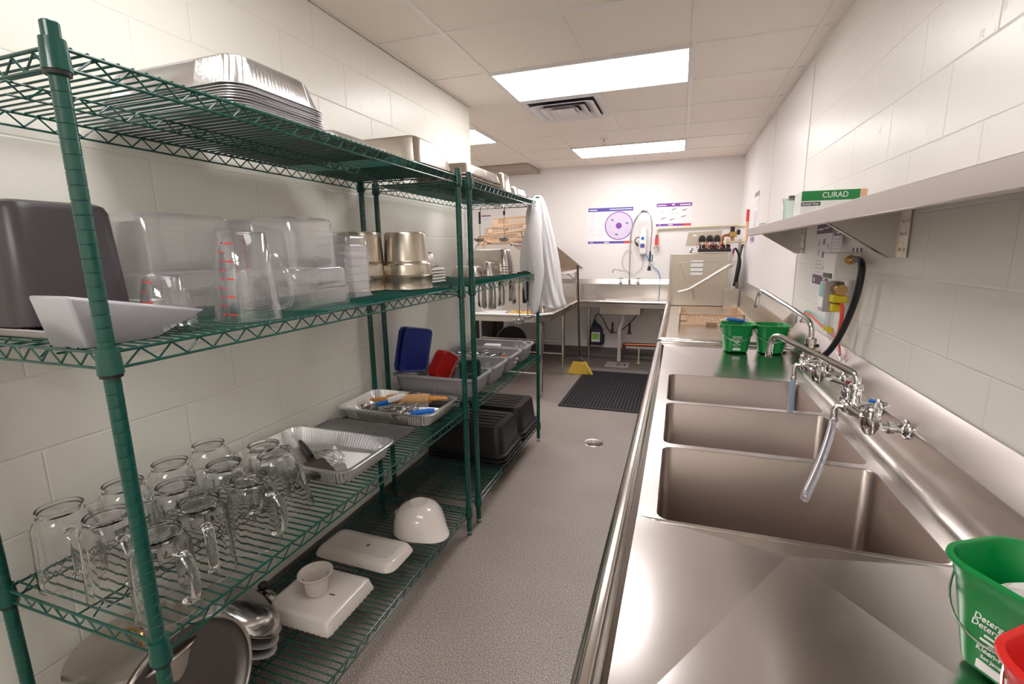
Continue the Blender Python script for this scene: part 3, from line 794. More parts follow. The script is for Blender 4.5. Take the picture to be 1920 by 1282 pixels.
def cutlery(name, lb, cx, cy, z, w, d, n, hgt, cat='cutlery', m=LADLE):
    mb = MB(); rnd = random.Random(cx*100+cy*7)
    for i in range(n):
        a = rnd.uniform(0, PI); l = rnd.uniform(0.05, 0.085); x = rnd.uniform(-w/2, w/2); y = rnd.uniform(-d/2, d/2); zz = rnd.uniform(0.004, hgt); ti = rnd.uniform(-.4, .5)
        M_ = Matrix.Translation((x, y, zz)) @ Matrix.Rotation(a, 4, 'Z') @ Matrix.Rotation(ti, 4, 'Y')
        s = len(mb.v)
        mb.loft([rring(0.004,0.0015,0.0006,-l*.6,8), rring(0.007,0.0022,0.001,0,8), rring(0.004,0.002,0.0008,l*.25,8), rring(0.019,0.003,0.0014,l*.5,8), rring(0.012,0.002,0.001,l*.72,8)], True, True)
        mb.xf(M_ @ Matrix.Rotation(PI/2, 4, 'Y'), s)
    o = make(name, mb, m, loc=(cx, cy, z)); tag(o, lb, cat, kind='stuff'); return o
cutlery('loose_utensils', 'tangle of shiny steel spoons and cutters in the farther foil tray', -0.05, -1.115, T3+0.012, 0.20, 0.09, 60, 0.042)
cutlery('loose_utensils', 'brownish flat steel pieces at the front of the farther foil tray', -0.16, -1.165, T3+0.012, 0.12, 0.05, 14, 0.035, m=DKSTEEL)
mb = MB(); mb.box(-0.05,-0.03,0,0.05,0.03,0.02); thing_mb('black_box_grater', 'black flat utensil at the right end of the farther foil tray', 'utensil', mb, BLACKP, (0.085,-0.985,T3+0.035), (0,0,0.1), bevel=0.004)

# ------------------------------------------------------------------ bottom shelf of the near unit
t = thing('batter_bowl', 'white ceramic bowl with a pouring spout, upside down at the shelving joint', 'bowl', (0.030, -1.150, T4), (0, 0, -0.35)); t.scale = (1.3, 1.3, 1.15)
mb = MB()
def bf(r, z, a): 
    f = max(0, 1-z/0.075); return r*(1+0.42*f*max(0, math.cos(a))**7)
o_ = [(0.098,0.0),(0.101,0.004),(0.099,0.012),(0.097,0.04),(0.088,0.075),(0.070,0.102),(0.045,0.116),(0.036,0.118),(0.035,0.124),(0.032,0.124),(0.031,0.119),(0.001,0.119)]
i_ = [(0.001,0.113),(0.043,0.111),(0.066,0.097),(0.084,0.072),(0.092,0.04),(0.094,0.012),(0.094,0.0)]
mb.lathe(o_+i_, 48, fn=bf); N_ = len(o_+i_)
for k in range(48): mb.f.append((k, (N_-1)*48+k, (N_-1)*48+(k+1) % 48, (k+1) % 48))
make('bowl_body', mb, CERAM, t, sharp=50)
mb = MB(); mb.tube(smooth_path([(-0.095,-0.02,0.03),(-0.125,-0.015,0.032),(-0.125,0.015,0.032),(-0.095,0.02,0.03)],5),0.006,8); make('handle', mb, CERAM, t)
t = thing('platter', 'white oblong ceramic platter upside down in the middle of the bottom shelf', 'platter', (-0.115, -1.405, T4), (0, 0, -0.02))
mb = MB(); n = 56
mb.loft([rring(0.425,0.205,0.045,0.0,n), rring(0.43,0.21,0.047,0.004,n), rring(0.424,0.204,0.045,0.010,n), rring(0.40,0.185,0.04,0.028,n), rring(0.375,0.155,0.03,0.036,n), rring(0.345,0.125,0.02,0.037,n), rring(0.34,0.12,0.018,0.0385,n), rring(0.33,0.11,0.015,0.037,n)], True, True)
make('platter_body', mb, CERAM, t, sharp=50)
mb = MB(); mb.lathe([(0.008,0),(0.008,0.0004),(0.0,0.0004)],12,c=(0.02,0.005,0.0371)); mb.box(0.012,-0.007,0.0371,0.028,-0.005,0.0375); make('maker_mark', mb, GREYINK, t)
t = thing('square_plate', 'white square ceramic plate with ruffled edges, upside down with a cup on it', 'plate', (-0.085, -1.735, T4), (0, 0, 0.0))
mb = MB(); n = 96
mb.loft([rring(0.315,0.285,0.012,0.0,n,0.002), rring(0.317,0.287,0.012,0.006,n,0.002), rring(0.305,0.275,0.012,0.018,n,0.0008), rring(0.292,0.262,0.012,0.044,n), rring(0.286,0.256,0.012,0.048,n), rring(0.25,0.22,0.01,0.050,n), rring(0.24,0.21,0.01,0.049,n)], True, True)
make('plate_body', mb, CERAM, t, sharp=50)
mb = MB(); mb.box(0.05,-0.004,0.0495,0.075,0.004,0.0500); make('maker_mark', mb, GREYINK, t)
t = thing('cup', 'small white ceramic cup with a flared rim standing on the square plate', 'cup', (-0.095, -1.735, T4+0.051)); t.scale = (1.45, 1.45, 1.3)
mb = MB(); mb.lathe([(0.001,0.0),(0.029,0.0),(0.031,0.004),(0.033,0.04),(0.036,0.052),(0.045,0.060),(0.046,0.064),(0.043,0.0645),(0.034,0.056),(0.030,0.045),(0.028,0.008),(0.001,0.006)], 40); make('cup_body', mb, CERAM, t, sharp=50)
# oval steel lids
def oval_lid(lb, loc, rot, dome, knob, m=LADLE, sc=1.0):
    t = thing('oval_lid', lb, 'lid', loc, rot, 'steel lids leaning in a stack'); t.scale = (sc, sc, sc)
    mb = MB(); pr = [(1.0,0.0),(1.04,0.001),(1.04,0.004),(0.98,0.006),(0.93,0.02*dome),(0.75,0.035*dome),(0.4,0.045*dome),(0.005,0.047*dome)]
    mb.loft([[(0.165*r*math.cos(2*PI*k/48), 0.115*r*math.sin(2*PI*k/48), z) for k in range(48)] for r, z in pr+[(r*0.985, max(z-0.0015, 0)) for r, z in pr[::-1]]])
    make('lid_dish', mb, m, t, sharp=50)
    if knob:
        mb = MB(); mb.lathe([(0.006,0.045*dome),(0.006,0.052*dome),(0.017,0.056*dome),(0.019,0.066*dome),(0.012,0.074*dome),(0.001,0.076*dome)],20,cap0=True); make('knob', mb, BLACKP, t)
oval_lid('topmost shiny domed steel lid leaning beside the square plate', (-0.215, -1.985, T4+0.125), (-0.45, 0.33, 0.0), 1.3, False)
oval_lid('second steel lid in the leaning stack, grey rim showing', (-0.205, -2.01, T4+0.108), (-0.45, 0.34, 0.0), 0.3, False, ALU)
oval_lid('lowest steel lid in the leaning stack, nearest the shelf wires', (-0.195, -2.03, T4+0.092), (-0.45, 0.35, 0.0), 0.3, False, ALU)
t = thing('black_knob_lid', 'small lid with a black knob at the wall behind the square plate', 'lid', (-0.30, -1.80, T4))
mb = MB(); mb.lathe([(0.05,0),(0.05,0.006),(0.03,0.03),(0.008,0.045)],28,cap0=True,cap1=True); make('lid_dish', mb, LADLE, t)
mb = MB(); mb.lathe([(0.006,0.045),(0.007,0.055),(0.020,0.062),(0.021,0.074),(0.012,0.084),(0.001,0.086)],20,cap0=True); make('knob', mb, BLACKP, t)
# stock pot and leaning disc
t = thing('stock_pot', 'lidded steel stock pot under the pitchers at the near end', 'pot', (-0.19, -2.315, T4))
mb = MB(); mb.lathe([(0.001,0),(0.145,0),(0.150,0.006),(0.150,0.285),(0.154,0.290),(0.154,0.294),(0.148,0.294),(0.147,0.01),(0.001,0.006)],64); make('pot_body', mb, PANST, t)
mb = MB(); mb.lathe([(0.157,0.290),(0.159,0.296),(0.155,0.300),(0.135,0.306),(0.08,0.312),(0.001,0.314)],64); make('pot_lid', mb, PANST, t)
mb = MB(); mb.tube(smooth_path([(-0.03,0,0.312),(-0.028,0,0.332),(0,0,0.337),(0.028,0,0.332),(0.03,0,0.312)],5),0.0045,8); make('lid_handle', mb, BRASS, t)
for s in (-1,1):
    mb = MB(); mb.tube(smooth_path([(-0.035,s*0.149,0.22),(-0.03,s*0.18,0.225),(0.03,s*0.18,0.225),(0.035,s*0.149,0.22)],5),0.005,8); make('side_handle', mb, TUBE, t)
t = thing('round_steel_tray', 'big reflection-darkened round steel pan leaning upright behind the near post, bright rolled rim', 'pan', (-0.035, -2.315, T4+0.180), (0, 0.0, 0.0))
mb = MB(); pr = [(0.001,0.0),(0.165,0.0),(0.185,0.012),(0.188,0.030)]
mb.lathe(pr+[(r+0.002, z-0.002) for r, z in pr[::-1]], 64); mb.xf(Matrix.Rotation(PI/2-0.12,4,'Y')); make('pan_disc', mb, mat('reflection_dark_steel', rgb(120,116,114), metal=1.0, rough=0.35), t, sharp=50)  # disc colour darkened to stand for what the steel reflects
mb = MB(); mb.lathe([(0.190+0.006*math.cos(2*PI*k/10), 0.031+0.006*math.sin(2*PI*k/10)) for k in range(11)], 64); mb.xf(Matrix.Rotation(PI/2-0.12,4,'Y')); make('rolled_rim', mb, TUBE, t)
# ------------------------------------------------------------------ second shelf of the far unit
g = 'steel pans on the far unit second shelf'
steel_pan(0.20, 0.24, 0.075, 'low steel pan upside down at the front of the far unit second shelf', -0.17, 0.01, T2, grp=g)
steel_pan(0.085, 0.20, 0.10, 'narrow steel pan upside down behind the low one, far unit second shelf', -0.05, 0.10, T2, grp=g)
for i in range(4):
    steel_pan(0.33, 0.17, 0.125, ['bottom', 'lower middle', 'upper middle', 'top'][i]+' of four nested steel pans at the far end of the second shelf', -0.13, 0.30, T2+0.001+i*0.019, grp=g)
for i in range(5):
    o = tag(make('flat_lid', tray_shell(0.24, 0.20, 0.014, 0.02, 0.004, 0.002, 0.004, inv=True), WHITEP, loc=(-0.235, -0.55, T2+i*0.017)), ['lowest', 'second lowest', 'middle', 'second highest', 'highest'][i]+' flat white lid in the stack seen between pot and green posts', 'lid', 'white lids stacked on the second shelf')
steel_pan(0.16, 0.15, 0.085, 'grey steel pan on top of the white lids behind the round insets', -0.235, -0.55, T2+5*0.017+0.002, grp=g)
# folded tongs with black tips lying at the corner
mb = MB(); mb.box(-0.05,-0.012,0,0.05,0.012,0.012); mb.box(-0.01,-0.02,0.002,0.03,0.02,0.02)
thing_mb('clip', 'small black and steel clip lying on the second shelf beside the coat', 'utensil', mb, BLACKP, (0.10,0.40,T2), (0,0,0.2), bevel=0.003)

# ------------------------------------------------------------------ cutlery bins on the third shelf
def bin_mesh():
    mb = MB(); w, d, h, t = 0.53, 0.275, 0.118, 0.003; n = 64
    def sc(w_, d_, r, z, amp=0.0):
        P = rring(w_, d_, r, z, n); out = []
        for (x, y, zz) in P:     # scalloped long sides
            k = 0
            if abs(y) > d_/2-0.006 and abs(x) < w_/2-0.05: k = amp*(0.5-0.5*math.cos(2*PI*4*(x/(w_-0.10)+0.5)))
            out.append((x, y-math.copysign(k, y) if k else y, zz))
        return out
    R = [rring(w-0.09, d-0.07, 0.02, 0, n), rring(w-0.075, d-0.055, 0.028, 0.004, n), sc(w-0.05, d-0.035, 0.03, 0.05, 0.0), rring(w-0.03, d-0.02, 0.032, h-0.022, n),
         rring(w-0.026, d-0.016, 0.032, h-0.018, n), rring(w, d, 0.035, h-0.016, n), rring(w+0.002, d+0.002, 0.036, h-0.006, n), rring(w-0.006, d-0.004, 0.034, h, n),
         rring(w-0.03, d-0.022, 0.03, h-0.003, n), rring(w-0.05-2*t, d-0.035-2*t, 0.028, 0.05, n), rring(w-0.08, d-0.06, 0.02, 0.006, n)]
    mb.loft(R, True, True)
    return mb
binm = bin_mesh()
dvs = []
for x in (-0.13, 0.0, 0.13):      # divider walls with a dip in the middle
    dv = MB(); dvs.append(dv); dv.prism([(-0.118,0.006),(0.118,0.006),(0.124,0.088),(0.06,0.088),(0.035,0.055),(-0.035,0.055),(-0.06,0.088),(-0.124,0.088)], 'x', x-0.003, x+0.003)
BL = ['grey compartment bin nearest the joint, with blue and red lids standing in it', 'grey compartment bin second from the joint, mostly empty',
      'grey compartment bin third from the joint, filled with loose cutlery', 'grey compartment bin at the far end, with glasses at its right end']
BY = [-0.612, -0.318, -0.020, 0.285]; b0 = None
for y, lb in zip(BY, BL):
    if b0 is None:
        b0 = thing('cutlery_bin', lb, 'bin', (-0.085, y, T3), group='grey compartment bins on the third shelf')
        make('bin_body', binm, GREYP, b0, sharp=50); [make('divider', dv, GREYP, b0) for dv in dvs]
    else: dup(b0, (-0.085, y, T3), label=lb)
def lid_panel(name, lb, w, h, m, loc, rot, grp, cat='lid'):
    mb = MB(); n = 32
    mb.loft([rring(w, h, 0.03, 0, n), rring(w, h, 0.03, 0.012, n), rring(w-0.012, h-0.012, 0.026, 0.014, n), rring(w-0.022, h-0.022, 0.022, 0.008, n)], True, True)
    mb.box(-0.02, -0.03, 0.008, 0.02, -0.026, 0.0095); mb.xf(Matrix.Rotation(PI/2, 4, 'X'))
    return tag(make(name, mb, m, loc=loc, rot=rot, sharp=40), lb, cat, grp)
lid_panel('container_cover', 'front dark blue square lid leaning back in the nearest grey bin', 0.225, 0.26, BLUEP, (-0.235,-0.655,T3+0.245), (0.06,0.20,1.32), 'dark blue lids')
lid_panel('container_cover', 'rear dark blue square lid behind the front one, edge showing at the left', 0.225, 0.26, BLUEP, (-0.262,-0.665,T3+0.250), (0.06,0.20,1.32), 'dark blue lids')
for i in range(4):
    lid_panel('container_cover', ['leftmost', 'second from left', 'third from left', 'rightmost'][i]+' of four red lids in the nearest grey bin', 0.13, 0.165, REDP, (-0.115+i*0.018,-0.60-i*0.006,T3+0.150), (0.1,0.55,1.25), 'red lids')
mb = MB(); n = 32
mb = tray_shell(0.13, 0.12, 0.10, 0.02, 0.012, 0.003, 0.006); mb.xf(Matrix.Rotation(PI/2,4,'Y'))
thing_mb('green_container', 'dark green square container on its side in the nearest grey bin', 'container', mb, DKGREEN, (0.035,-0.55,T3+0.128), (0,0,-0.9), sharp=50)
cutlery('loose_cutlery', 'heap of silver forks and spoons in the third grey bin', -0.20, 0.0, T3+0.02, 0.24, 0.16, 110, 0.085)
cutlery('loose_cutlery', 'shiny cutlery with white handles at the right of the third grey bin', 0.06, 0.0, T3+0.02, 0.16, 0.14, 40, 0.06)
mb = MB()
for i in range(8):
    a = i*0.5; mb.tube([(-0.05+i*0.012, -0.02, 0.05),( -0.02+i*0.014, 0.05, 0.075)], 0.006, 8)
thing_mb('wooden_handles', 'brown wooden-handled cutlery at the front of the third grey bin', 'cutlery', mb, mat('brown_wood', rgb(170,100,50), rough=0.5), (0.06,-0.05,T3+0.02), (0,0,-0.9))
mb = MB(); mb.box(-0.06,-0.04,0,0.06,0.04,0.05); thing_mb('white_box', 'white box in the middle of the far grey bin', 'box', mb, WHITEP, (-0.12,0.28,T3+0.055), (0,0,0.1), bevel=0.003)
mb = MB(); mb.box(-0.05,-0.04,0,0.05,0.04,0.035); thing_mb('white_box', 'low white box right of the other white box in the far grey bin', 'box', mb, WHITEP, (0.0,0.25,T3+0.055), (0,0,-0.1), bevel=0.003)
def tumbler(lb, loc, rot, r=0.037, h=0.08, grp='small clear glasses in the bins'):
    mb = MB(); mb.lathe([(0.001,0),(r*0.75,0),(r*0.8,0.004),(r,h),(r-0.002,h),(r*0.75,0.006),(0.001,0.006)],28)
    return thing_mb('glass_tumbler', lb, 'glass', mb, CLEARJ, loc, rot, grp)
tumbler('left clear glass lying in the far grey bin', (0.085,0.24,T3+0.09), (1.2,0,0.5), 0.042, 0.07)
tumbler('right clear glass lying in the far grey bin', (0.145,0.30,T3+0.09), (1.2,0,-0.4), 0.042, 0.09)
tumbler('clear glass at the wall side of the third grey bin', (-0.31,-0.02,T3+0.08), (0,0.3,0), 0.04, 0.09)
tumbler('clear glass at the wall side of the far grey bin', (-0.30,0.23,T3+0.06), (0,0,0), 0.04, 0.12)

# black bus tubs, bottom shelf
def tub_mesh(h=0.17):
    mb = MB(); w, d = 0.54, 0.385; n = 64
    R = [rring(w+0.02, d+0.02, 0.05, 0, n), rring(w+0.022, d+0.022, 0.05, 0.012, n), rring(w-0.01, d-0.01, 0.045, 0.014, n), rring(w-0.014, d-0.014, 0.045, 0.03, n),
         rring(w-0.05, d-0.05, 0.04, h-0.01, n), rring(w-0.06, d-0.06, 0.036, h-0.001, n), rring(w-0.08, d-0.08, 0.03, h, n)]
    inn = [rring(w-0.09, d-0.09, 0.03, h-0.004, n), rring(w-0.058, d-0.058, 0.036, h-0.014, n), rring(w-0.022, d-0.022, 0.04, 0.02, n), rring(w, d, 0.045, 0.0, n)]
    mb.loft(R+inn, loop=False); mb.f.append(tuple(range((len(R)-1)*n, len(R)*n))); mb.f.append(tuple(reversed(range(len(R)*n, (len(R)+1)*n))))
    N = len(R)+len(inn)
    for k in range(n): mb.f.append((k, (N-1)*n+k, (N-1)*n+(k+1) % n, (k+1) % n))
    for i in range(5):    # long ridges on the bottom (now on top)
        y = -0.11+i*0.055; mb.box(-0.19, y-0.012, h-0.001, 0.19, y+0.012, h+0.004)
    return mb
tm = tub_mesh(0.19); o0 = None
for k, (cy, nn, nm) in enumerate(((-0.19, 3, 'nearer'), (0.225, 3, 'farther'))):
    for i in range(nn):
        lb = ['bottom', 'middle', 'topmost'][i]+' black bus tub of the '+nm+' upside-down stack'
        z = T4+0.001+i*0.028+(0.0 if k == 0 else 0.0)
        if o0 is None: o0 = o = tag(make('bus_tub', tm, BLACKP, sharp=40), lb, 'bus tub', 'black bus tubs upside down on the bottom shelf')
        else: o = o0.copy(); COL.objects.link(o); o['label'] = lb
        o.location = (-0.075, cy+random.uniform(-.004,.004), z); o.rotation_euler = (0,0,random.uniform(-.015,.015))

# ------------------------------------------------------------------ hanging tools and the coat
def ladle(lb, x, y, ztop, L, r=0.042, black=0.0, rz=0.0, grp='ladles hanging from the far end of the shelving'):
    t = thing('ladle', lb, 'ladle', (x, y, ztop), (0, 0, rz), grp)
    mb = MB(); mb.tube(smooth_path([(0,-0.008,0.004),(0,0.004,0.022),(0,0.014,0.008),(0,0.010,-0.02),(0,0.0,-0.05)],4)+[Vector((0,0,-L+0.03)), Vector((0,0.004,-L+0.01))], 0.0042, 8); make('handle', mb, LADLE, t)
    if black:
        mb = MB(); mb.loft([rring(0.016,0.010,0.004,-black,12), rring(0.016,0.010,0.004,-0.02,12)], True, True); make('handle_grip', mb, BLACKP, t)
    mb = MB(); pr = [(r*math.sin(PI/2*i/7), -r*0.75*math.cos(PI/2*i/7)) for i in range(8)]
    pr[0] = (0.0008, pr[0][1])
    mb.lathe(pr+[(p[0]*0.95, p[1]*0.95) for p in pr[::-1]], 24, c=(0, -0.5*r, -L+0.015)); make('ladle_bowl', mb, LADLE, t, sharp=60)
ZB = S1-0.034
ladle('left ladle hanging from the top shelf at the far end', -0.277, 0.470, ZB, 0.235, black=0.11)
ladle('right ladle hanging from the top shelf at the far end, before the beige racks', -0.075, 0.470, ZB, 0.235, black=0.05)
ZB2 = S2-0.034
ladle('left of the two long ladles hanging below the second shelf by the front far post', 0.045, 0.450, ZB2, 0.33, 0.046, grp='long ladles below the second shelf')
ladle('right of the two long ladles hanging below the second shelf by the front far post', 0.118, 0.430, ZB2, 0.30, 0.04, 0.17, grp='long ladles below the second shelf')
def tongs(lb, x, y, rz, L=0.225, m=LADLE, tips=0.0):
    t = thing('tongs', lb, 'tongs', (x, y, ZB2), (0, 0, rz), 'tongs hanging below the second shelf')
    for s in (-1, 1):
        mb = MB(); R = []
        for z, w, o_, th in ((0,0.010,0.002,0.003),(-0.02,0.014,0.006,0.004),(-L*.5,0.016,0.016,0.006),(-L*.8,0.018,0.014,0.007),(-L*.93,0.028,0.012,0.006),(-L,0.018,0.008,0.003)):
            R.append([(-w/2, s*o_, z), (w/2, s*o_, z), (w/2, s*(o_+th), z), (-w/2, s*(o_+th), z)])
        mb.loft(R, True, True); make('arm', mb, m, t, bevel=0.0008)
    mb = MB(); mb.tube([(0,-0.006,0),(0,-0.010,0.012),(0,0,0.020),(0,0.010,0.012),(0,0.006,0)], 0.002, 6); make('hanging_loop', mb, LADLE, t)
    return t
TN = ['first', 'second', 'third', 'fourth', 'fifth', 'sixth', 'seventh', 'eighth', 'ninth']
for i, (x, L, m) in enumerate(((-0.285,.23,LADLE),(-0.248,.235,LADLE),(-0.205,.245,LADLE),(-0.170,.24,LADLE),(-0.125,.22,LADLE),(-0.100,.21,LADLE),(-0.03,.18,LADLE),(0.000,.20,LADLE),(0.085,.19,BLACKP))):
    tongs((TN[i]+' from left of the steel tongs hanging below the second shelf') if m is LADLE else 'black tongs hanging between the two long ladles', x, 0.470-0.012*(i % 2), 0.3*((i*7) % 5-2), L, m)
mb = MB(); mb.loft([rring(0.022,0.012,0.005,-0.20,12), rring(0.030,0.014,0.006,-0.05,12), rring(0.016,0.010,0.004,0.0,12)], True, True)
thing_mb('black_spatula', 'black utensil hanging beside the coat below the second shelf', 'utensil', mb, BLACKP, (0.145,0.462,ZB2+0.012))

# coat draped from the front far corner
def coat():
    mb = MB(); n = 90; rnd = random.Random(3)
    # (z, xleft, xright, ydepth)
    prof = [(1.925,0.165,0.200,0.03),(1.915,0.150,0.215,0.045),(1.88,0.140,0.228,0.055),(1.83,0.120,0.245,0.07),(1.76,0.105,0.262,0.08),(1.68,0.088,0.280,0.095),(1.60,0.070,0.298,0.105),(1.52,0.062,0.314,0.11),(1.44,0.060,0.330,0.115),
            (1.36,0.066,0.345,0.12),(1.28,0.080,0.360,0.12),(1.22,0.095,0.372,0.12),(1.17,0.112,0.386,0.12),(1.13,0.125,0.398,0.118),(1.105,0.140,0.405,0.115),(1.10,0.145,0.400,0.11)]
    R = []
    for i, (z, a, b, d) in enumerate(prof):
        ring = []; cx = (a+b)/2; hw = (b-a)/2; q = i/len(prof)
        for k in range(n):
            t = 2*PI*k/n; c, s = math.cos(t), math.sin(t)
            x = cx+hw*math.copysign(abs(c)**0.8, c); y = 0.5+d*0.5*math.copysign(abs(s)**0.9, s)
            fold = (0.014*math.sin(3*t+2.2*q*2.4)+0.010*abs(math.sin(4*t+1.3+2.5*q))+0.004*math.sin(13*t-5*q)+0.003*math.sin(21*t+9*q))*min(1, q*2.2)
            ring.append((x+c*fold, y+s*fold*1.6, z+0.012*math.sin(3*t+1)*q))
        R.append(ring)
    mb.loft(R, True, True); return mb
t = thing('white_coat', 'white coat hanging from the far front corner of the shelving', 'coat', (0,0,0))
make('coat_body', coat(), CLOTH, t, sharp=80)
mb = MB(); n = 32; R = []
for z, a, b, y in ((1.90,0.150,0.205,0.455),(1.80,0.150,0.235,0.425),(1.66,0.120,0.235,0.405),(1.52,0.135,0.250,0.395),(1.38,0.165,0.262,0.39),(1.24,0.150,0.245,0.385),(1.12,0.150,0.225,0.385),(1.075,0.160,0.215,0.385),(1.065,0.17,0.205,0.385)):
    R.append([((a+b)/2+(b-a)/2*math.cos(2*PI*k/n)+0.003*math.sin(5*2*PI*k/n+z*20), y+0.022*math.sin(2*PI*k/n), z) for k in range(n)])
mb.loft(R, True, True); make('sleeve', mb, CLOTH, t, sharp=80)
mb = MB(); R = []
for z, a, b, y in ((1.86,0.118,0.16,0.47),(1.80,0.102,0.15,0.46),(1.74,0.10,0.14,0.455),(1.70,0.11,0.13,0.455)):
    R.append([((a+b)/2+(b-a)/2*math.cos(2*PI*k/n), y+0.012*math.sin(2*PI*k/n), z) for k in range(n)])
mb.loft(R, True, True); make('collar', mb, CLOTH, t, sharp=80)
for i in range(3):
    mb = MB(); mb.sphere((0.262+0.006*i, 0.425, 1.56-0.05*i), 0.005, 10, 6, (1,0.5,1)); make('button', mb, WHITEP, t)

# ------------------------------------------------------------------ three-bowl sink
DK, RIM = 0.885, 0.932
SX0, SXB0, SXB1, SPX = 1.105, 1.180, 1.768, 1.842
SY0, SY1 = -2.60, 0.17
BY_ = [(-1.955, -1.500), (-1.470, -1.015), (-0.985, -0.520)]
sink = thing('three_compartment_sink', 'long stainless three-bowl sink with two drainboards along the right wall', 'sink', (0,0,0))
def corner_ring(x0, x1, y0, y1, r, z, k=6):
    out = []
    for cx, cy, a0 in ((x1-r, y0+r, -PI/2), (x1-r, y1-r, 0), (x0+r, y1-r, PI/2), (x0+r, y0+r, PI)):
        for i in range(k+1):
            a = a0+PI/2*i/k; out.append((cx+r*math.cos(a), cy+r*math.sin(a), z))
    return out
def bowl(y0, y1):
    mb = MB(); x0, x1 = SXB0, SXB1; r = 0.03
    R = [corner_ring(x0, x1, y0, y1, r, DK-0.0003), corner_ring(x0+0.003, x1-0.003, y0+0.003, y1-0.003, r, DK-0.004), corner_ring(x0+0.004, x1-0.004, y0+0.004, y1-0.004, r, DK-0.33)]
    for i in range(1, 5):
        a = PI/2*i/4; q = 0.035
        R.append(corner_ring(x0+0.004+q*(1-math.cos(a)), x1-0.004-q*(1-math.cos(a)), y0+0.004+q*(1-math.cos(a)), y1-0.004-q*(1-math.cos(a)), r, DK-0.33-q*math.sin(a)))
    mb.loft(R, False, True)
    o = make('sink_bowl', mb, BOWL, sink, sharp=50)
    mb = MB(); cx, cy = (x0+x1)/2, (y0+y1)/2
    mb.lathe([(0.045,0.002),(0.048,0.0035),(0.052,0.001)], 24, c=(cx,cy,DK-0.365), cap0=True)
    make('drain_strainer', mb, CHROME, o)
    return o
for y0, y1 in BY_: bowl(y0, y1)
# deck: flat plate around the bowls; triangulated as a grid of strips
mb = MB()
def deckstrip(x0, x1, y0, y1, z=DK): mb.add([(x0,y0,z),(x1,y0,z),(x1,y1,z),(x0,y1,z)], [(0,1,2,3)])
deckstrip(SX0+0.03, SXB0, BY_[0][0], BY_[2][1])
deckstrip(SXB1, SPX-0.043, BY_[0][0], BY_[2][1])
def corner_fill(cx, cy, sx, sy, r=0.03):
    pts = [(cx, cy, DK)]
    for i in range(7):
        a = PI/2*i/6; pts.append((cx+sx*(r-r*math.sin(a)), cy+sy*(r-r*math.cos(a)), DK))
    mb.add(pts, [tuple([0, i, i+1]) for i in range(1, 7)])
for y0, y1 in BY_:
    for cx, sx in ((SXB0, 1), (SXB1, -1)):
        corner_fill(cx, y0, sx, 1); corner_fill(cx, y1, sx, -1)
for i in range(2): deckstrip(SXB0, SXB1, BY_[i][1], BY_[i+1][0], DK)
make('bowl_deck', mb, DECK, sink, flat=True)
# drainboards: creased into shallow facets that fall towards the bowl
def drainboard(ya, yb, name):       # ya at the bowl edge, yb at the outer end
    mb = MB(); xl, xr = SX0+0.03, SPX-0.043; zc = DK+0.032; xm = (SXB0+SXB1)/2
    A = (xl, ya, DK); B = (xr, ya, DK); D = (xr, yb, zc); E_ = (xl, yb, zc)
    G1 = (xm-0.02, ya+(yb-ya)*0.08, DK-0.012)
    mb.add([A, B, G1, D, E_], [(0,1,2), (0,2,4), (4,2,3), (3,2,1)])
    make(name, mb, DECK, sink, flat=True)
drainboard(BY_[0][0], SY0+0.035, 'drainboard'); drainboard(BY_[2][1], SY1-0.03, 'drainboard')
# rolled rims (front and ends)
def rim(mb, pts, r=0.022):
    mb.tube(fillet(pts, 0.012, 4), r, 20)
mb = MB()
zr = RIM-0.022
rim(mb, [(SPX+0.02, SY1-0.02, zr), (SX0+0.0, SY1-0.02, zr), (SX0, SY0+0.02, zr), (SPX+0.02, SY0+0.02, zr)], 0.0215)
make('rolled_rim', mb, TUBE, sink)
mb = MB()   # inner slope from rim down to deck
for x0, x1 in ((SX0+0.012, SX0+0.0305),):
    mb.add([(x0, SY0+0.02, zr+0.012), (x0, SY1-0.02, zr+0.012), (x1, SY1-0.03, DK-0.0), (x1, SY0+0.03, DK)], [(0,1,2,3)])
mb.add([(SX0, SY1-0.032, zr+0.012), (SPX, SY1-0.032, zr+0.012), (SPX, SY1-0.045, DK+0.031), (SX0+0.03, SY1-0.045, DK+0.031)], [(0,1,2,3)])
mb.add([(SX0+0.03, SY1-0.046, DK+0.031), (SPX, SY1-0.046, DK+0.031), (SPX, SY1-0.03, DK+0.032), (SX0+0.03, SY1-0.03, DK+0.032)], [(0,1,2,3)])
mb.add([(SX0, SY0+0.032, zr+0.012), (SPX, SY0+0.032, zr+0.012), (SPX, SY0+0.045, DK+0.031), (SX0+0.03, SY0+0.045, DK+0.031)], [(0,1,2,3)])
make('rim_slope', mb, STEELY, sink)
# backsplash with coved foot
def splash(parent, y0, y1, m, dk=DK, spx=SPX, crease=1.018, top=1.092, xw=XR-0.004, name='backsplash'):
    mb = MB(); q = 0.045; P = []
    for i in range(9):
        a = PI/2*i/8; P.append((spx-q+q*math.sin(a), dk+q*(1-math.cos(a))))
    P += [(spx, crease-0.004), (spx+0.0015, crease), (xw-0.006, top), (xw-0.001, top+0.002), (xw, top), (xw, dk-0.05), (spx+0.012, dk-0.05), (spx-q, dk-0.02)]
    mb.loft([[(a, y, b) for a, b in P] for y in (y0, y1)], True, True)
    return make(name, mb, m, parent, sharp=28)
splash(sink, SY0, SY1, STEELY)
mb = MB()   # apron under the deck and front skirt
mb.box(SX0+0.005, SY0+0.01, DK-0.06, SX0+0.02, SY1-0.01, zr); mb.box(SXB0-0.01, BY_[0][0]-0.01, DK-0.375, SXB0-0.002, BY_[2][1]+0.01, DK-0.001)
mb.box(SXB0-0.01, BY_[0][0]-0.01, DK-0.376, SXB1+0.01, BY_[2][1]+0.01, DK-0.370)
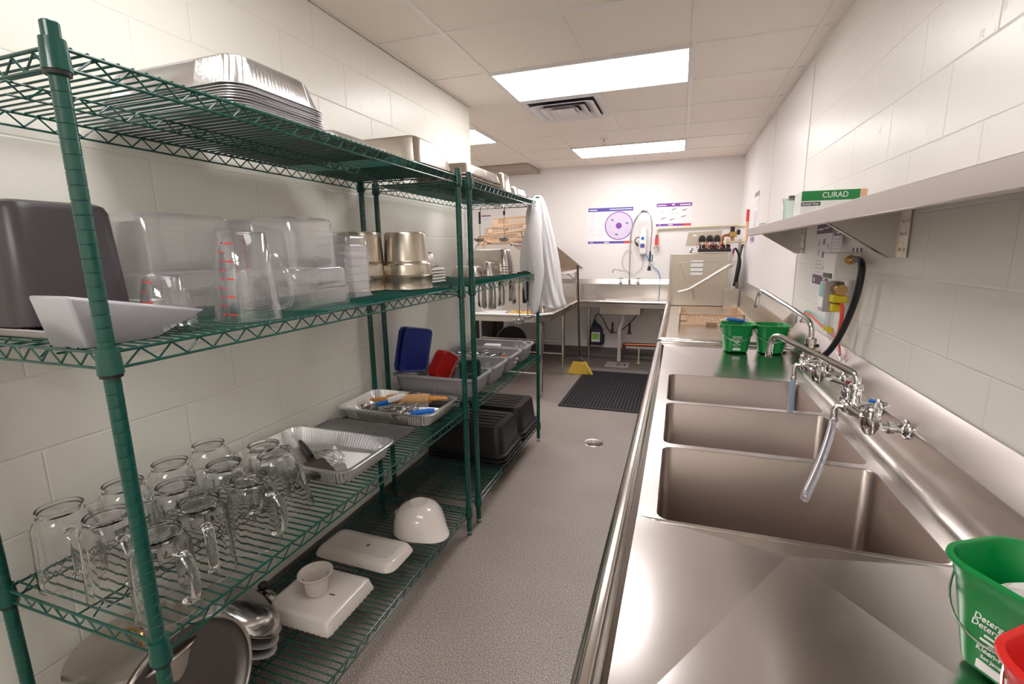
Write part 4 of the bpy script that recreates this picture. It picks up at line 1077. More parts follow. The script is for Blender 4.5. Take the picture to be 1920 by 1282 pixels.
mb.box(SXB0-0.01, BY_[0][0]-0.012, DK-0.375, SXB1+0.01, BY_[0][0]-0.004, DK-0.002); mb.box(SXB0-0.01, BY_[2][1]+0.004, DK-0.375, SXB1+0.01, BY_[2][1]+0.012, DK-0.002)
make('apron', mb, STEELY, sink)
lm = MB(); lm.cyl((0,0,0.02),(0,0,DK-0.03),0.0205,n=20); lm.lathe([(0.012,0.0),(0.02,0.004),(0.0215,0.03),(0.0205,0.04)],20,cap0=True,cap1=True)
for (x, y) in ((1.16,-2.53),(1.80,-2.53),(1.16,0.10),(1.80,0.10),(1.16,-2.05),(1.80,-2.05),(1.16,-0.42),(1.80,-0.42)):
    make('leg', lm, TUBE, sink, (x, y, 0))

# ------------------------------------------------------------------ faucets on the splash
def faucet(lb, y, crest, end, hose, hm, blue, rise):
    t = thing('sink_faucet', lb, 'faucet', (0, 0, 0), group='chrome splash-mounted faucets')
    zv = 1.036; xv = 1.752; ys = (y-0.1016, y+0.1016)
    for yy in ys:
        mb = MB()
        s = Matrix.Translation((SPX, yy, zv-0.028)) @ Matrix.Rotation(-PI/2, 4, 'Y')
        mb.lathe([(0.001,0),(0.030,0),(0.030,0.003),(0.026,0.008),(0.014,0.012),(0.012,0.016),(0.012,0.030),(0.017,0.032),(0.018,0.046),(0.012,0.048),(0.0115,0.062),(0.001,0.062)], 20, m=s)
        make('inlet_flange', mb, CHROME, t, sharp=40)
        mb = MB()
        mb.lathe([(0.001,-0.052),(0.012,-0.052),(0.016,-0.046),(0.023,-0.030),(0.0255,-0.012),(0.0255,0.0),(0.021,0.002),(0.021,0.008),(0.024,0.010),(0.024,0.020),(0.018,0.022),(0.016,0.030),(0.010,0.032),(0.009,0.040),(0.001,0.040)], 24, c=(xv, yy, zv))
        v = make('valve_body', mb, CHROME, t, sharp=40)
        mb = MB(); a = -2.5 if yy < y else 2.2
        c, s_ = math.cos(a), math.sin(a)
        mb.tube([(xv, yy, zv+0.037), (xv+0.02*c, yy+0.02*s_, zv+0.040), (xv+0.062*c, yy+0.062*s_, zv+0.042)], [0.009, 0.007, 0.0055], 10)
        mb.sphere((xv+0.062*c, yy+0.062*s_, zv+0.042), 0.006, 8, 6); mb.lathe([(0.011,0.030),(0.012,0.046),(0.001,0.048)], 16, c=(xv, yy, zv), cap0=True)
        h = make('lever_handle', mb, CHROME, v)
        mb = MB(); mb.lathe([(0.0085,0.0478),(0.0085,0.052),(0.001,0.053)], 14, c=(xv, yy, zv), cap0=True)
        make('index_button', mb, BRBLUE if (yy < y) == blue else REDP, v)
    mb = MB()
    mb.tube(smooth_path([(xv, ys[0], zv-0.012), (xv-0.012, ys[0]+0.04, zv-0.010), (xv-0.030, y-0.03, zv+0.0), (xv-0.032, y, zv+0.004), (xv-0.030, y+0.03, zv), (xv-0.012, ys[1]-0.04, zv-0.010), (xv, ys[1], zv-0.012)], 5), 0.0125, 14)
    mb.lathe([(0.001,-0.03),(0.016,-0.028),(0.018,0.0),(0.018,0.018),(0.015,0.022),(0.015,0.05),(0.019,0.053),(0.019,0.068),(0.016,0.072),(0.001,0.072)], 20, c=(xv-0.012, y, zv))
    make('mixing_bridge', mb, CHROME, t, sharp=40)
    base = Vector((xv-0.012, y, zv+0.055)); cr = Vector(crest); en = Vector(end)
    P = fillet([base, Vector((base.x, base.y, base.z+rise)), cr, en], 0.05, 10)
    mb = MB(); mb.tube(P, 0.0105, 16); make('spout', mb, CHROME, t)
    mb = MB(); d = (P[-2]-en).normalized(); mb.tube([en+d*0.02, en, en-d*0.004], [0.0125, 0.0125, 0.0105], 16); mb.lathe([(0.014,-0.01),(0.014,0.012)],16,c=base,cap0=True,cap1=True); make('spout_tip', mb, CHROME, t)
    mb = MB(); hp = Vector(hose[0]); mb.tube([Vector((xv-0.032, y, zv-0.005)), Vector((xv-0.055, y+0.004, zv-0.004)), Vector((xv-0.062, y+0.002, zv-0.016)), hp+Vector((0,0,0.005))], 0.0095, 12)
    mb.lathe([(0.012,-0.004),(0.013,0.004),(0.011,0.010)],14,c=hp,cap0=True,cap1=True); make('hose_outlet', mb, CHROME, t)
    mb = MB(); pp = smooth_path(hose, 6); mb.tube(pp, 0.0115, 16, caps=False)
    o = thing_mb('clear_hose', ('clear plastic hose hanging into the nearest bowl' if blue else 'bluish clear hose hanging behind the farthest bowl'), 'hose', mb, hm, (0,0,0)); sf = o.modifiers.new('wall', 'SOLIDIFY'); sf.thickness = 0.0022
    if not blue:
        mb = MB(); mb.lathe([(0.014,0.03),(0.022,0.032),(0.022,0.07),(0.015,0.074),(0.015,0.085),(0.021,0.088),(0.021,0.112),(0.013,0.116)],18,c=(xv-0.012,y,zv),cap0=True,cap1=True); v = make('vacuum_breaker', mb, PANST, t, sharp=40)
        mb = MB(); mb.tube([(xv-0.05,y-0.01,zv+0.082),(xv+0.02,y+0.01,zv+0.080)],0.007,8); make('black_lever', mb, BLACKP, v)
        mb = MB(); mb.tube([(xv-0.012,y,zv+0.05),(xv+0.03,y+0.045,zv+0.045)],0.012,12); make('hose_port', mb, PANST, v)
    return t
faucet('nearer chrome wall faucet with a long swing spout over the sink bowls', -1.372, (1.552,-1.055,1.205), (1.545,-1.050,1.115),
       [(1.690,-1.370,0.985), (1.674,-1.415,0.958), (1.622,-1.54,0.905), (1.557,-1.674,0.850)], CLEART, True, 0.045)
faucet('farther chrome wall faucet below the chemical dispenser', -0.800, (1.585,-0.44,1.325), (1.575,-0.44,1.235),
       [(1.690,-0.798,0.972), (1.692,-0.79,0.92), (1.70,-0.77,0.84), (1.715,-0.74,0.76)], BLUETR, False, 0.125)
# ------------------------------------------------------------------ clean dish table between sink and machine
dt = thing('clean_dish_table', 'stainless dish table with rolled rim between the sink and the dishwasher', 'table', (0,0,0))
DY0, DY1 = 0.275, 2.64
mb = MB(); mb.box(SX0+0.03, DY0+0.03, DK-0.002, SPX-0.035, DY1, DK+0.0005); make('table_top', mb, DECK, dt, flat=True)
mb = MB(); rim(mb, [(SPX+0.02, DY0+0.02, zr), (SX0, DY0+0.02, zr), (SX0, DY1, zr)], 0.0215); make('rolled_rim', mb, TUBE, dt)
mb = MB()
mb.add([(SX0+0.012, DY0+0.02, zr+0.012), (SX0+0.012, DY1, zr+0.012), (SX0+0.032, DY1, DK), (SX0+0.032, DY0+0.03, DK)], [(0,1,2,3)])
mb.add([(SX0, DY0+0.032, zr+0.012), (SPX, DY0+0.032, zr+0.012), (SPX, DY0+0.052, DK), (SX0, DY0+0.052, DK)], [(0,1,2,3)])
mb.box(SX0+0.005, DY0+0.01, DK-0.06, SX0+0.02, DY1-0.01, zr)
mb.box(SX0+0.005, DY0+0.01, DK-0.06, SPX, DY0+0.02, zr)
make('rim_slope', mb, STEELY, dt)
splash(dt, DY0+0.0, 2.64, STEELY, spx=1.83, crease=1.075, top=1.15)
for (x, y) in ((1.16,0.36),(1.80,0.36),(1.16,2.50),(1.80,2.50)): make('leg', lm, TUBE, dt, (x, y, 0))
# dish rack
def dish_rack_mesh():
    mb = MB(); w, h, t = 0.50, 0.10, 0.006; a = w/2
    for s in (-1, 1):         # solid top and bottom bands with a lattice between
        for z0, z1 in ((0.0, 0.036), (0.088, 0.10)):
            mb.box(-a, s*a-(t if s > 0 else 0), z0, a, s*a+(0 if s > 0 else t), z1)
            mb.box(s*a-(t if s > 0 else 0), -a, z0, s*a+(0 if s > 0 else t), a, z1)
        for x0, x1 in ((-a, -a+0.06), (a-0.06, a)):
            mb.box(x0, s*a-(t if s > 0 else 0), 0.03, x1, s*a+(0 if s > 0 else t), 0.09)
            mb.box(s*a-(t if s > 0 else 0), x0, 0.03, s*a+(0 if s > 0 else t), x1, 0.09)
        n = 12; L = w-0.12
        for i in range(n):
            for d in (-1, 1):
                u0 = -L/2+L*i/n; u1 = u0+L/n*1.6*d
                if u1 < -L/2-0.02 or u1 > L/2+0.02: continue
                mb.tube([(u0, s*(a-0.003), 0.034), (u1, s*(a-0.003), 0.09)], 0.0024, 4)
                mb.tube([(s*(a-0.003), u0, 0.034), (s*(a-0.003), u1, 0.09)], 0.0024, 4)
        mb.box(-a-0.003, s*(a+0.0015)-0.003, 0.096, a+0.003, s*(a+0.0015)+0.003, 0.101); mb.box(s*(a+0.0015)-0.003, -a, 0.096, s*(a+0.0015)+0.003, a, 0.101)
    for i in range(17):
        u = -a+w*i/16; u = min(max(u, -a+0.003), a-0.003)
        mb.box(u-0.0025, -a, 0.002, u+0.0025, a, 0.009); mb.box(-a, u-0.0025, 0.002, a, u+0.0025, 0.009)
    return mb
drm = dish_rack_mesh()
t = thing('dish_rack', 'beige dish rack standing on the dish table in front of the dishwasher', 'dish rack', (1.478, 1.455, DK+0.001), group='beige dish racks')
make('rack_body', drm, TANP, t, flat=True)
mb = MB(); mb.box(-0.04, -0.2535, 0.0, 0.045, -0.2505, 0.026); make('label_plate', mb, mat('brown_label', rgb(128,104,84), rough=0.5), t, flat=True)
# steel box beside the machine
mb = MB(); mb.box(1.675, 2.56, DK, 1.815, 2.64, 1.088); thing_mb('splash_guard', 'small steel splash guard at the right foot of the dishwasher', 'guard', mb, MACH, (0,0,0), bevel=0.004)

# ------------------------------------------------------------------ dishwasher
dw = thing('door_type_dishwasher', 'boxy stainless commercial dishwasher in the far right corner', 'dishwasher', (0,0,0))
mb = MB(); mb.box(1.105, 2.655, 0.88, 1.735, 3.30, 1.468); make('hood', mb, MACH, dw, bevel=0.012)
mb = MB(); mb.box(1.125, 2.70, 0.20, 1.72, 3.28, 0.88); make('tank_body', mb, MACH, dw, bevel=0.008)
mb = MB(); mb.box(1.700, 2.640, 0.885, 1.742, 2.66, 1.47); make('corner_rail', mb, STEELY, dw, bevel=0.003)
mb = MB(); mb.box(1.101, 2.640, 0.885, 1.128, 2.66, 1.465); make('corner_rail', mb, STEELY, dw, bevel=0.003)
mb = MB()     # pressed X on the door
for a, b in (((1.20,1.37),(1.62,1.37)),((1.20,1.37),(1.28,1.18)),((1.62,1.37),(1.52,1.18))):
    mb.tube([(a[0], 2.6545, a[1]), (b[0], 2.6545, b[1])], 0.003, 6)
mb.box(1.130,2.6525,0.955,1.700,2.6555,0.958)
make('pressed_creases', mb, MACH, dw)
mb = MB(); mb.tube(fillet([(1.205,2.615,1.045),(1.315,2.60,1.072),(1.735,2.60,1.350),(1.77,2.65,1.372)],0.03,4),0.0125,12); make('door_handle', mb, TUBE, dw)
mb = MB(); mb.box(1.715,2.60,1.30,1.735,2.66,1.36); mb.cyl((1.735,2.60,1.335),(1.735,2.66,1.335),0.02); make('handle_bracket', mb, STEELY, dw, bevel=0.002)
mb = MB(); mb.tube([(1.36,2.648,1.07),(1.375,2.648,0.96)],0.008,8); make('lower_latch', mb, STEELY, dw)
for k, (z0, z1, x0) in enumerate(((1.372,1.392,1.328),(1.318,1.362,1.326),(1.272,1.308,1.324),(1.232,1.262,1.324))):
    mb = MB(); mb.box(x0, 2.6525, z0, x0+0.126, 2.6555, z1); make('instruction_label', mb, WHITEPR, dw, flat=True)
mb = MB()
for z, x0 in ((1.366,1.327),(1.313,1.324),(1.266,1.323)): mb.box(x0, 2.6520, z-0.003, x0+0.130, 2.6555, z+0.004)
make('dark_label_bars', mb, GREYINK, dw, flat=True)
for i in range(9):
    mb = MB(); mb.sphere((1.114,2.640,0.94+i*0.062),0.004,8,6); make('rivet', mb, TUBE, dw)
# open control box on top
cb = thing('control_box', 'opened control box with three round black relays on top of the dishwasher', 'control box', (0,0,0))
mb = MB(); mb.prism([(1.262,1.545),(1.285,1.700),(1.640,1.712),(1.640,1.560),(1.40,1.552)], 'y', 2.90, 2.908); make('lid_panel', mb, MACH, cb)
mb = MB(); mb.lathe([(0.022,0),(0.02,0.003),(0.001,0.004)],20,c=(0,0,0),cap0=True); mb.xf(Matrix.Translation((1.355,2.899,1.665))@Matrix.Rotation(PI/2,4,'X')@Matrix.Diagonal((1,0.5,1,1))); make('white_oval_disc', mb, WHITEPR, cb)  # flat white oval on the lid panel
mb = MB(); mb.box(1.395,2.76,1.478,1.735,2.92,1.512); mb.box(1.41,2.83,1.512,1.73,2.92,1.56); make('terminal_tray', mb, BLACKP, cb, bevel=0.003)
for i, x in enumerate((1.435,1.515,1.592)):
    mb = MB(); mb.lathe([(0.001,0.03),(0.02,0.03),(0.033,0.024),(0.036,0.0)],20,cap1=True); mb.box(-0.036,-0.04,0.0,0.036,0.0,0.028); mb.xf(Matrix.Translation((x,2.895,1.630))@Matrix.Rotation(PI/2,4,'X')); r = make('relay', mb, BLACKP, cb, sharp=40)
    mb = MB()
    for k in range(5): a = PI*k/4; mb.sphere((x+0.022*math.cos(a),2.865,1.630+0.022*math.sin(a)),0.0035,6,4)
    make('relay_contacts', mb, CHROME, r)
wcol = [REDP, WHITEP, ORWOOD, REDHOSE, WHITEP, DKRED]
for i in range(12):
    x = 1.41+i*0.026; mb = MB(); mb.tube(smooth_path([(x,2.86,1.585),(x+0.012*((i%3)-1),2.80,1.565),(x+0.02*((i%4)-1.5),2.775,1.535),(x+0.01,2.78,1.51)],4),0.0028,6); make('wire', mb, wcol[i%6], cb)
mb = MB(); mb.lathe([(0.03,0),(0.012,0.01),(0.012,0.03),(0.03,0.035),(0.02,0.05),(0.008,0.06)],20,c=(1.32,2.85,1.468),cap0=True,cap1=True); make('post_knob', mb, PANST, cb, sharp=40)
# valve and wiring right of the machine
t = thing('fill_valve', 'brass fill valve with a black coil and cream pipe, right of the control box', 'valve', (0,0,0))
mb = MB(); mb.tube(fillet([(1.655,3.0,1.545),(1.66,3.0,1.62),(1.66,3.0,1.66),(1.76,3.0,1.665)],0.03,4),0.014,12); make('copper_pipe', mb, COPPER, t)
mb = MB(); mb.box(1.72,2.96,1.64,1.80,3.04,1.70); mb.cyl((1.76,3.0,1.60),(1.76,3.0,1.64),0.02); make('valve_body', mb, BRASS, t, bevel=0.005)
mb = MB(); mb.cyl((1.755,3.0,1.70),(1.755,3.0,1.755),0.024); mb.box(1.80,2.975,1.665,1.835,3.02,1.72); make('coil', mb, BLACKP, t, bevel=0.003)
mb = MB(); mb.box(1.66,2.98,1.575,1.90,3.01,1.600); mb.cyl((1.70,2.99,1.56),(1.70,2.99,1.63),0.018); make('cream_pipe_run', mb, CREAMP, t, bevel=0.008)
for nm, lb, pts, r, m in (('hose','grey ribbed hose in the corner behind the dishwasher',[(1.885,3.10,1.56),(1.870,3.10,1.50),(1.845,3.05,1.35),(1.815,2.95,1.16),(1.80,2.9,1.10)],0.014,mat('grey_hose', rgb(92,92,98), rough=0.5)),
    ('hose','red and blue tubes bundled with a black hose right of the dishwasher',[(1.755,2.88,1.42),(1.775,2.88,1.50),(1.80,2.88,1.50),(1.84,2.88,1.40),(1.843,2.88,1.30),(1.815,2.86,1.14)],0.012,HOSEBLK)):
    mb = MB(); mb.tube(smooth_path(pts,6),r,10); thing_mb(nm, lb, 'hose', mb, m, (0,0,0))
for m, dx, lb in ((BRBLUE,0.0,'thin blue tube hanging right of the dishwasher door'),(REDHOSE,0.012,'thin red tube hanging right of the dishwasher door')):
    mb = MB(); mb.tube(smooth_path([(1.765+dx,2.86,1.51),(1.757+dx,2.85,1.46),(1.748+dx,2.85,1.41),(1.742+dx,2.84,1.36)],5),0.005,8); thing_mb('tube', lb, 'tube', mb, m, (0,0,0))
# grey conduit from table up the corner
mb = MB(); mb.tube([(1.885,3.45,0.9),(1.885,3.45,1.62)],0.016,12); thing_mb('conduit', 'grey vertical conduit in the far right corner', 'pipe', mb, MACH, (0,0,0))

# ------------------------------------------------------------------ buckets
def bucket(lb, x, y, z, rz, m, txt, hang, cloth=False, sc=1.0):
    t = thing('cleaning_bucket', lb, 'bucket', (x, y, z), (0, 0, rz)); t.scale = (sc, sc, sc)
    n = 64; h = 0.165; w0, w1, d0, d1 = 0.128, 0.176, 0.115, 0.160; tk = 0.0025
    def ring_(f, e, zz, r): return rring(w0+(w1-w0)*f+e, d0+(d1-d0)*f+e, r, zz, n)
    mb = MB()
    mb.loft([ring_(0,-0.012,0.0,0.03), ring_(0,-0.002,0.002,0.034), ring_(0.02,0,0.006,0.036), ring_(0.40,0,0.066,0.042), ring_(0.80,0,0.135,0.046), ring_(0.82,0.004,0.138,0.048), ring_(0.97,0.003,0.158,0.05), ring_(1,0.012,0.158,0.054), ring_(1,0.016,0.161,0.056), ring_(1,0.014,h,0.055), ring_(1,0.0,h+0.0005,0.05),
             ring_(1,-2*tk,h-0.003,0.048), ring_(0.4,-2*tk,0.066,0.04), ring_(0.03,-2*tk,0.008,0.034), ring_(0,-0.016,0.004,0.028)], True, True)
    make('bucket_body', mb, m, t, sharp=50)
    mb = MB()
    for s in (-1, 1): mb.lathe([(0.001,0.0),(0.011,0.001),(0.012,0.008),(0.006,0.010)],14,m=Matrix.Translation((s*0.084,0,0.146))@Matrix.Rotation(s*PI/2,4,'Y'),cap1=True)
    make('ear', mb, m, t)
    mb = MB(); pts = []
    for i in range(25):
        a = PI*i/24; q = Vector((0.094*math.cos(a), -hang[0]*math.sin(a), 0.146-hang[1]*math.sin(a))); pts.append(q)
    mb.tube(pts, 0.0019, 8); make('wire_handle', mb, CHROME, t)
    if txt:
        f = -(d0/2)-0.0135; tilt = PI/2-0.14
        for s_, zz, yy, sz in (('Detergent',0.096,-0.0712,0.0125),('Detergente',0.084,-0.0697,0.0125),('Kleen-Pail',0.046,-0.0652,0.0105),('San Jamar',0.034,-0.0637,0.0075)):
            text('lettering', s_, sz, WHITEPR, t, (-0.004, yy-0.0008, zz), (tilt,0,0), 0.0006)
        mb = MB(); mb.box(-0.024,-0.0629,0.012,0.018,-0.0600,0.0245); make('printed_block', mb, WHITEPR, t, flat=True)
        mb = MB()
        for zz, yy, w in ((0.069,-0.0682,0.025),(0.060,-0.0671,0.035),(0.054,-0.0663,0.015)): mb.box(-w/2-0.004,yy-0.0005,zz,w/2-0.004,yy+0.002,zz+0.003)
        make('small_print', mb, WHITEPR, t, flat=True)
    return t
bucket('green cleaning bucket with white print, left of the pair on the far drainboard', 1.548, 0.050, DK+0.030, 0.05, BUCKG, True, (0.088,0.075))
bucket('green cleaning bucket without visible print, right of the pair on the far drainboard', 1.735, 0.055, DK+0.030, 0.02, BUCKG, False, (0.088,0.078))
b = bucket('green bucket holding a white rag, at the right edge of the near drainboard', 1.712, -2.265, DK+0.018, -1.05, BUCKG, True, (0.098,0.070))
mb = MB(); n = 48; R = []
rnd = random.Random(5)
def rag(mb, f):
    for i in range(13):
        row = []
        for j in range(13):
            u, v = i/12*2-1, j/12*2-1
            q = 1-0.25*abs(u*v); row.append((u*0.050*q, v*0.044*q, 0.112+0.014*math.sin(3*u+1)*math.cos(2.5*v)+0.008*math.sin(7*u+4*v)+f))
        for p in row: mb.v.append(p)
    for i in range(12):
        for j in range(12):
            a = i*13+j; mb.f.append((a,a+1,a+14,a+13))
rag(mb, 0); o = thing_mb('rag', 'white terry rag lying in the near green bucket', 'cloth', mb, TOWEL, (1.712,-2.265,DK+0.020), (0,0,-1.05)); o.modifiers.new('thickness','SOLIDIFY').thickness = 0.012
bucket('red cleaning bucket cut off by the right edge, in front of the near green bucket', 1.668, -2.475, DK+0.026, -0.9, BUCKR, False, (0.09,0.075))
mb = MB(); mb.box(-0.045,-0.03,0,0.045,0.03,0.03); thing_mb('yellow_sponge', 'yellow sponge edge showing behind the red bucket', 'sponge', mb, YELLOWP, (1.80,-2.43,DK+0.024), bevel=0.006)
# blue-handled brush on the left bucket rim
t = thing('brush_scraper', 'blue-handled wire tool resting on the rim of the left far green bucket', 'utensil', (1.498, 0.130, DK+0.208), (0, 0.10, -0.05))
mb = MB(); mb.loft([rring(0.016,0.012,0.005,0,16), rring(0.022,0.016,0.007,0.02,16), rring(0.020,0.014,0.006,0.09,16), rring(0.012,0.010,0.004,0.10,16)], True, True); mb.xf(Matrix.Rotation(PI/2,4,'Y')); make('handle', mb, BRBLUE, t)
mb = MB(); mb.loft([rring(0.010,0.010,0.004,0,12), rring(0.007,0.007,0.003,0.04,12)], True, True); mb.xf(Matrix.Rotation(-PI/2-0.35,4,'Y')); make('ferrule', mb, WHITEP, t)
mb = MB(); mb.tube([(-0.035,0,-0.010),(-0.11,0,-0.012),(-0.16,0.0,0.0)],0.002,6); make('rod', mb, LADLE, t)

# ------------------------------------------------------------------ wall shelf with brackets
ws = thing('wall_shelf', 'long stainless shelf bracketed to the right wall above the sink', 'shelf', (0,0,0))
WZ = 1.640; WX = 1.603; WY0, WY1 = -2.95, 0.392
mb = MB(); xw = XR-0.004
P = [(xw,WZ+0.04),(xw-0.002,WZ+0.04),(xw-0.002,WZ),(WX+0.002,WZ),(WX,WZ-0.002),(WX,WZ-0.044),(WX+0.002,WZ-0.046),(WX+0.022,WZ-0.046),(WX+0.022,WZ-0.0445),(WX+0.004,WZ-0.0445),(WX+0.002,WZ-0.042),(WX+0.002,WZ-0.003),(xw,WZ-0.002)]
mb.loft([[(a, y, b) for a, b in P] for y in (WY0, WY1)], True, True); make('shelf_top', mb, SHELFST, ws, sharp=30)
for y in (-1.115, 0.292, -2.55):
    mb = MB(); zb = WZ-0.0035
    mb.prism([(WX+0.045,zb),(WX+0.055,zb-0.02),(xw-0.035,zb-0.152),(xw,zb-0.152),(xw,zb)], 'y', y, y+0.0025)
    mb.box(xw-0.003, y-0.036, zb-0.152, xw, y+0.001, zb)
    mb.prism([(WX+0.045,zb),(WX+0.055,zb-0.02),(xw-0.035,zb-0.152),(xw-0.033,zb-0.152),(WX+0.057,zb-0.018),(WX+0.047,zb)], 'y', y, y+0.03)
    b_ = make('shelf_bracket', mb, STEEL, ws, flat=True)
    for z in (zb-0.035, zb-0.075, zb-0.125):
        mb = MB(); mb.sphere((xw-0.004, y-0.018, z), 0.006, 10, 6, (0.5,1,1)); make('bolt_head', mb, PANST, b_)
# glove box
t = thing('glove_box', 'green and white disposable glove box standing on the wall shelf', 'box', (1.752, -0.80, WZ), (0,0,0.0)); t.scale = (0.87, 1, 1)
mb = MB(); mb.box(-0.125,-0.06,0.0,0.125,0.06,0.098); make('carton', mb, WHITEPR, t, bevel=0.001)
mb = MB(); mb.box(-0.1245,-0.0608,0.060,0.098,-0.0598,0.0972); make('green_band', mb, CUGREEN, t, flat=True)
mb = MB(); mb.box(0.098,-0.0608,0.060,0.1245,-0.0598,0.0972); make('peach_corner', mb, SKINPR, t, flat=True)
mb = MB(); mb.box(-0.1245,-0.0606,0.041,-0.048,-0.0598,0.056); make('grey_banner', mb, GREYINK, t, flat=True)
text('lettering', 'CURAD', 0.029, WHITEPR, t, (0.005,-0.0612,0.079), (PI/2,0,0), 0.0004)
text('lettering', 'Stretch Vinyl', 0.0125, WHITEPR, t, (-0.088,-0.0612,0.0485), (PI/2,0,0), 0.0004)
# glove box beyond, small packet
t = thing('sheet_protector', 'clear crinkled plastic bag behind the glove box on the wall shelf', 'bag', (1.650,-0.62,WZ)); t.scale = (0.75, 0.75, 0.8)
mb = MB(); R = []
for z, w in ((0.0,0.028),(0.04,0.035),(0.08,0.032),(0.115,0.036)):
    R.append([(w*math.cos(2*PI*k/20)*(1+0.2*math.sin(5*2*PI*k/20+z*40)), 0.5*w*math.sin(2*PI*k/20), z) for k in range(20)])
mb.loft(R, True, True); make('bag_body', mb, thin_clear('bag_plastic',(0.85,0.93,0.9,1),0.2,0.35,(0.75,0.85,0.82,1)), t)
mb = MB(); mb.box(-0.01,-0.01,0.105,0.02,0.01,0.13); make('clip', mb, GREYINK, t, bevel=0.002)
mb = MB(); R = []
for z, w in ((0.0,0.05),(0.012,0.052),(0.02,0.03)): R.append(rring(w*2, w, 0.012, z, 24))
mb.loft(R, True, True); thing_mb('folded_packet', 'small folded grey-green packet at the far end of the wall shelf', 'packet', mb, mat('packet', rgb(170,186,180), rough=0.4), (1.68,0.10,WZ), (0,0.15,0.3))

# ------------------------------------------------------------------ posters
def poster_flat(name, lb, origin, ux, uz, n_, w, h, parts, cat='poster'):
    """origin lower-left on the wall; ux along the wall; n_ out of the wall"""
    ux = Vector(ux); n_ = Vector(n_); uz = Vector((0,0,1))
    t = thing(name, lb, cat, origin)
    def rect(a0, b0, a1, b1, off, m, nm, th=0.0008):
        mb = MB(); P = []
        for d in (off, off+th):
            for a, b in ((a0,b0),(a1,b0),(a1,b1),(a0,b1)): P.append(ux*a+uz*b+n_*d)
        mb.add(P, [(0,1,2,3),(4,5,6,7),(0,1,5,4),(1,2,6,5),(2,3,7,6),(3,0,4,7)]); make(nm, mb, m, t, flat=True)
    def disc(ca, cb_, r0, r1, off, m, nm):
        mb = MB(); k = 48; R = []
        for r, d in ((r0,off),(r1,off),(r1,off+0.0006),(r0,off+0.0006)):
            R.append([ux*(ca+r*math.cos(2*PI*i/k))+uz*(cb_+r*math.sin(2*PI*i/k))+n_*d for i in range(k)])
        mb.loft(R, loop=True); make(nm, mb, m, t, flat=True)
    def lines(items, off, m, nm):
        mb = MB()
        for a0, b0, a1, b1 in items:
            P = []
            for d in (off, off+0.0005):
                for a, b in ((a0,b0),(a1,b0),(a1,b1),(a0,b1)): P.append(ux*a+uz*b+n_*d)
            mb.add(P, [(0,1,2,3),(4,5,6,7),(0,1,5,4),(1,2,6,5),(2,3,7,6),(3,0,4,7)])
        make(nm, mb, m, t, flat=True)
    parts(rect, disc, lines); return t
def p1(rect, disc, lines):
    w, h = 0.60, 0.475
    rect(0,0,w,h,0.0005,PAPER,'sheet'); rect(0,h-0.048,w,h,0.0014,INDIGO,'header_band'); rect(0,0.002,w-0.11,0.032,0.0014,INDIGO,'footer_band'); rect(w-0.11,0.002,w,0.032,0.0014,REDPR,'red_footer_block')
    disc(0.415,0.235,0.0005,0.183,0.0014,LILAC,'wheel'); disc(0.415,0.235,0.176,0.187,0.0021,PURPLE,'wheel_ring'); disc(0.415,0.235,0.0005,0.040,0.0021,PURPLE,'wheel_hub')
    lines([(0.015,h-0.032,0.12,h-0.020),(0.29,h-0.028,0.585,h-0.018),(0.03,0.012,0.07,0.02),(0.22,0.010,0.29,0.022)],0.0023,WHITEPR,'white_print')
    it = []
    for i, b in enumerate((0.385,0.365,0.34,0.31,0.27,0.23,0.19,0.17,0.13,0.11)):
        it.append((0.02,b,0.02+0.07+0.02*(i%2),b+0.004)); it.append((0.13,b-0.008,0.19+0.01*(i%3),b-0.004))
    lines(it,0.0016,PALEINK,'pale_text_lines')
    for i in range(9):
        a = 2*PI*i/9+0.3; ca, cz = 0.415+0.115*math.cos(a), 0.235+0.115*math.sin(a)
        lines([(ca-0.022,cz-0.008,ca+0.006,cz+0.010),(ca-0.002,cz-0.016,ca+0.020,cz-0.002)],0.0023+0.0001*i,(TEAL if i%3==0 else PALEINK),'wheel_picture')
poster_flat('poster', 'wide purple and white poster with a big wheel diagram on the back wall', (-0.010,YB-0.0005,1.600), (1,0,0), None, (0,-1,0), .6,.47, p1)
def p2(rect, disc, lines):
    w, h = 0.435, 0.288
    rect(0,0,w,h,0.0005,PAPER,'sheet'); rect(0,h-0.044,w,h,0.0014,PURPLE,'header_band'); rect(0,0,w-0.095,0.028,0.0014,PURPLE,'footer_band'); rect(w-0.095,0,w,0.028,0.0014,REDPR,'red_footer_block')
    lines([(0.012,h-0.030,0.12,h-0.020),(0.19,h-0.028,0.225,h-0.012),(0.29,h-0.030,0.42,h-0.018),(0.03,0.010,0.06,0.018),(0.15,0.008,0.21,0.02)],0.0023,WHITEPR,'white_print')
    for i, (a, b, m) in enumerate(((0.09,0.10,GREYINK),(0.20,0.085,GREYINK),(0.34,0.12,GREYINK),(0.35,0.20,GREYINK),(0.08,0.19,PALEINK),(0.22,0.215,TEAL))):
        lines([(a-0.03,b-0.012,a-0.004,b-0.002),(a-0.008,b-0.004,a+0.018,b+0.004),(a+0.014,b+0.004,a+0.032,b+0.010)],0.0016,m,'tool_picture')
    lines([(0.15,0.155,0.29,0.159),(0.13,0.148,0.26,0.151),(0.03,0.045,0.12,0.048),(0.28,0.05,0.40,0.053)],0.0016,PALEINK,'pale_text_lines')
poster_flat('poster', 'smaller purple and white poster with little tool pictures on the back wall', (0.888,YB-0.0005,1.812), (1,0,0), None, (0,-1,0), .43,.29, p2)
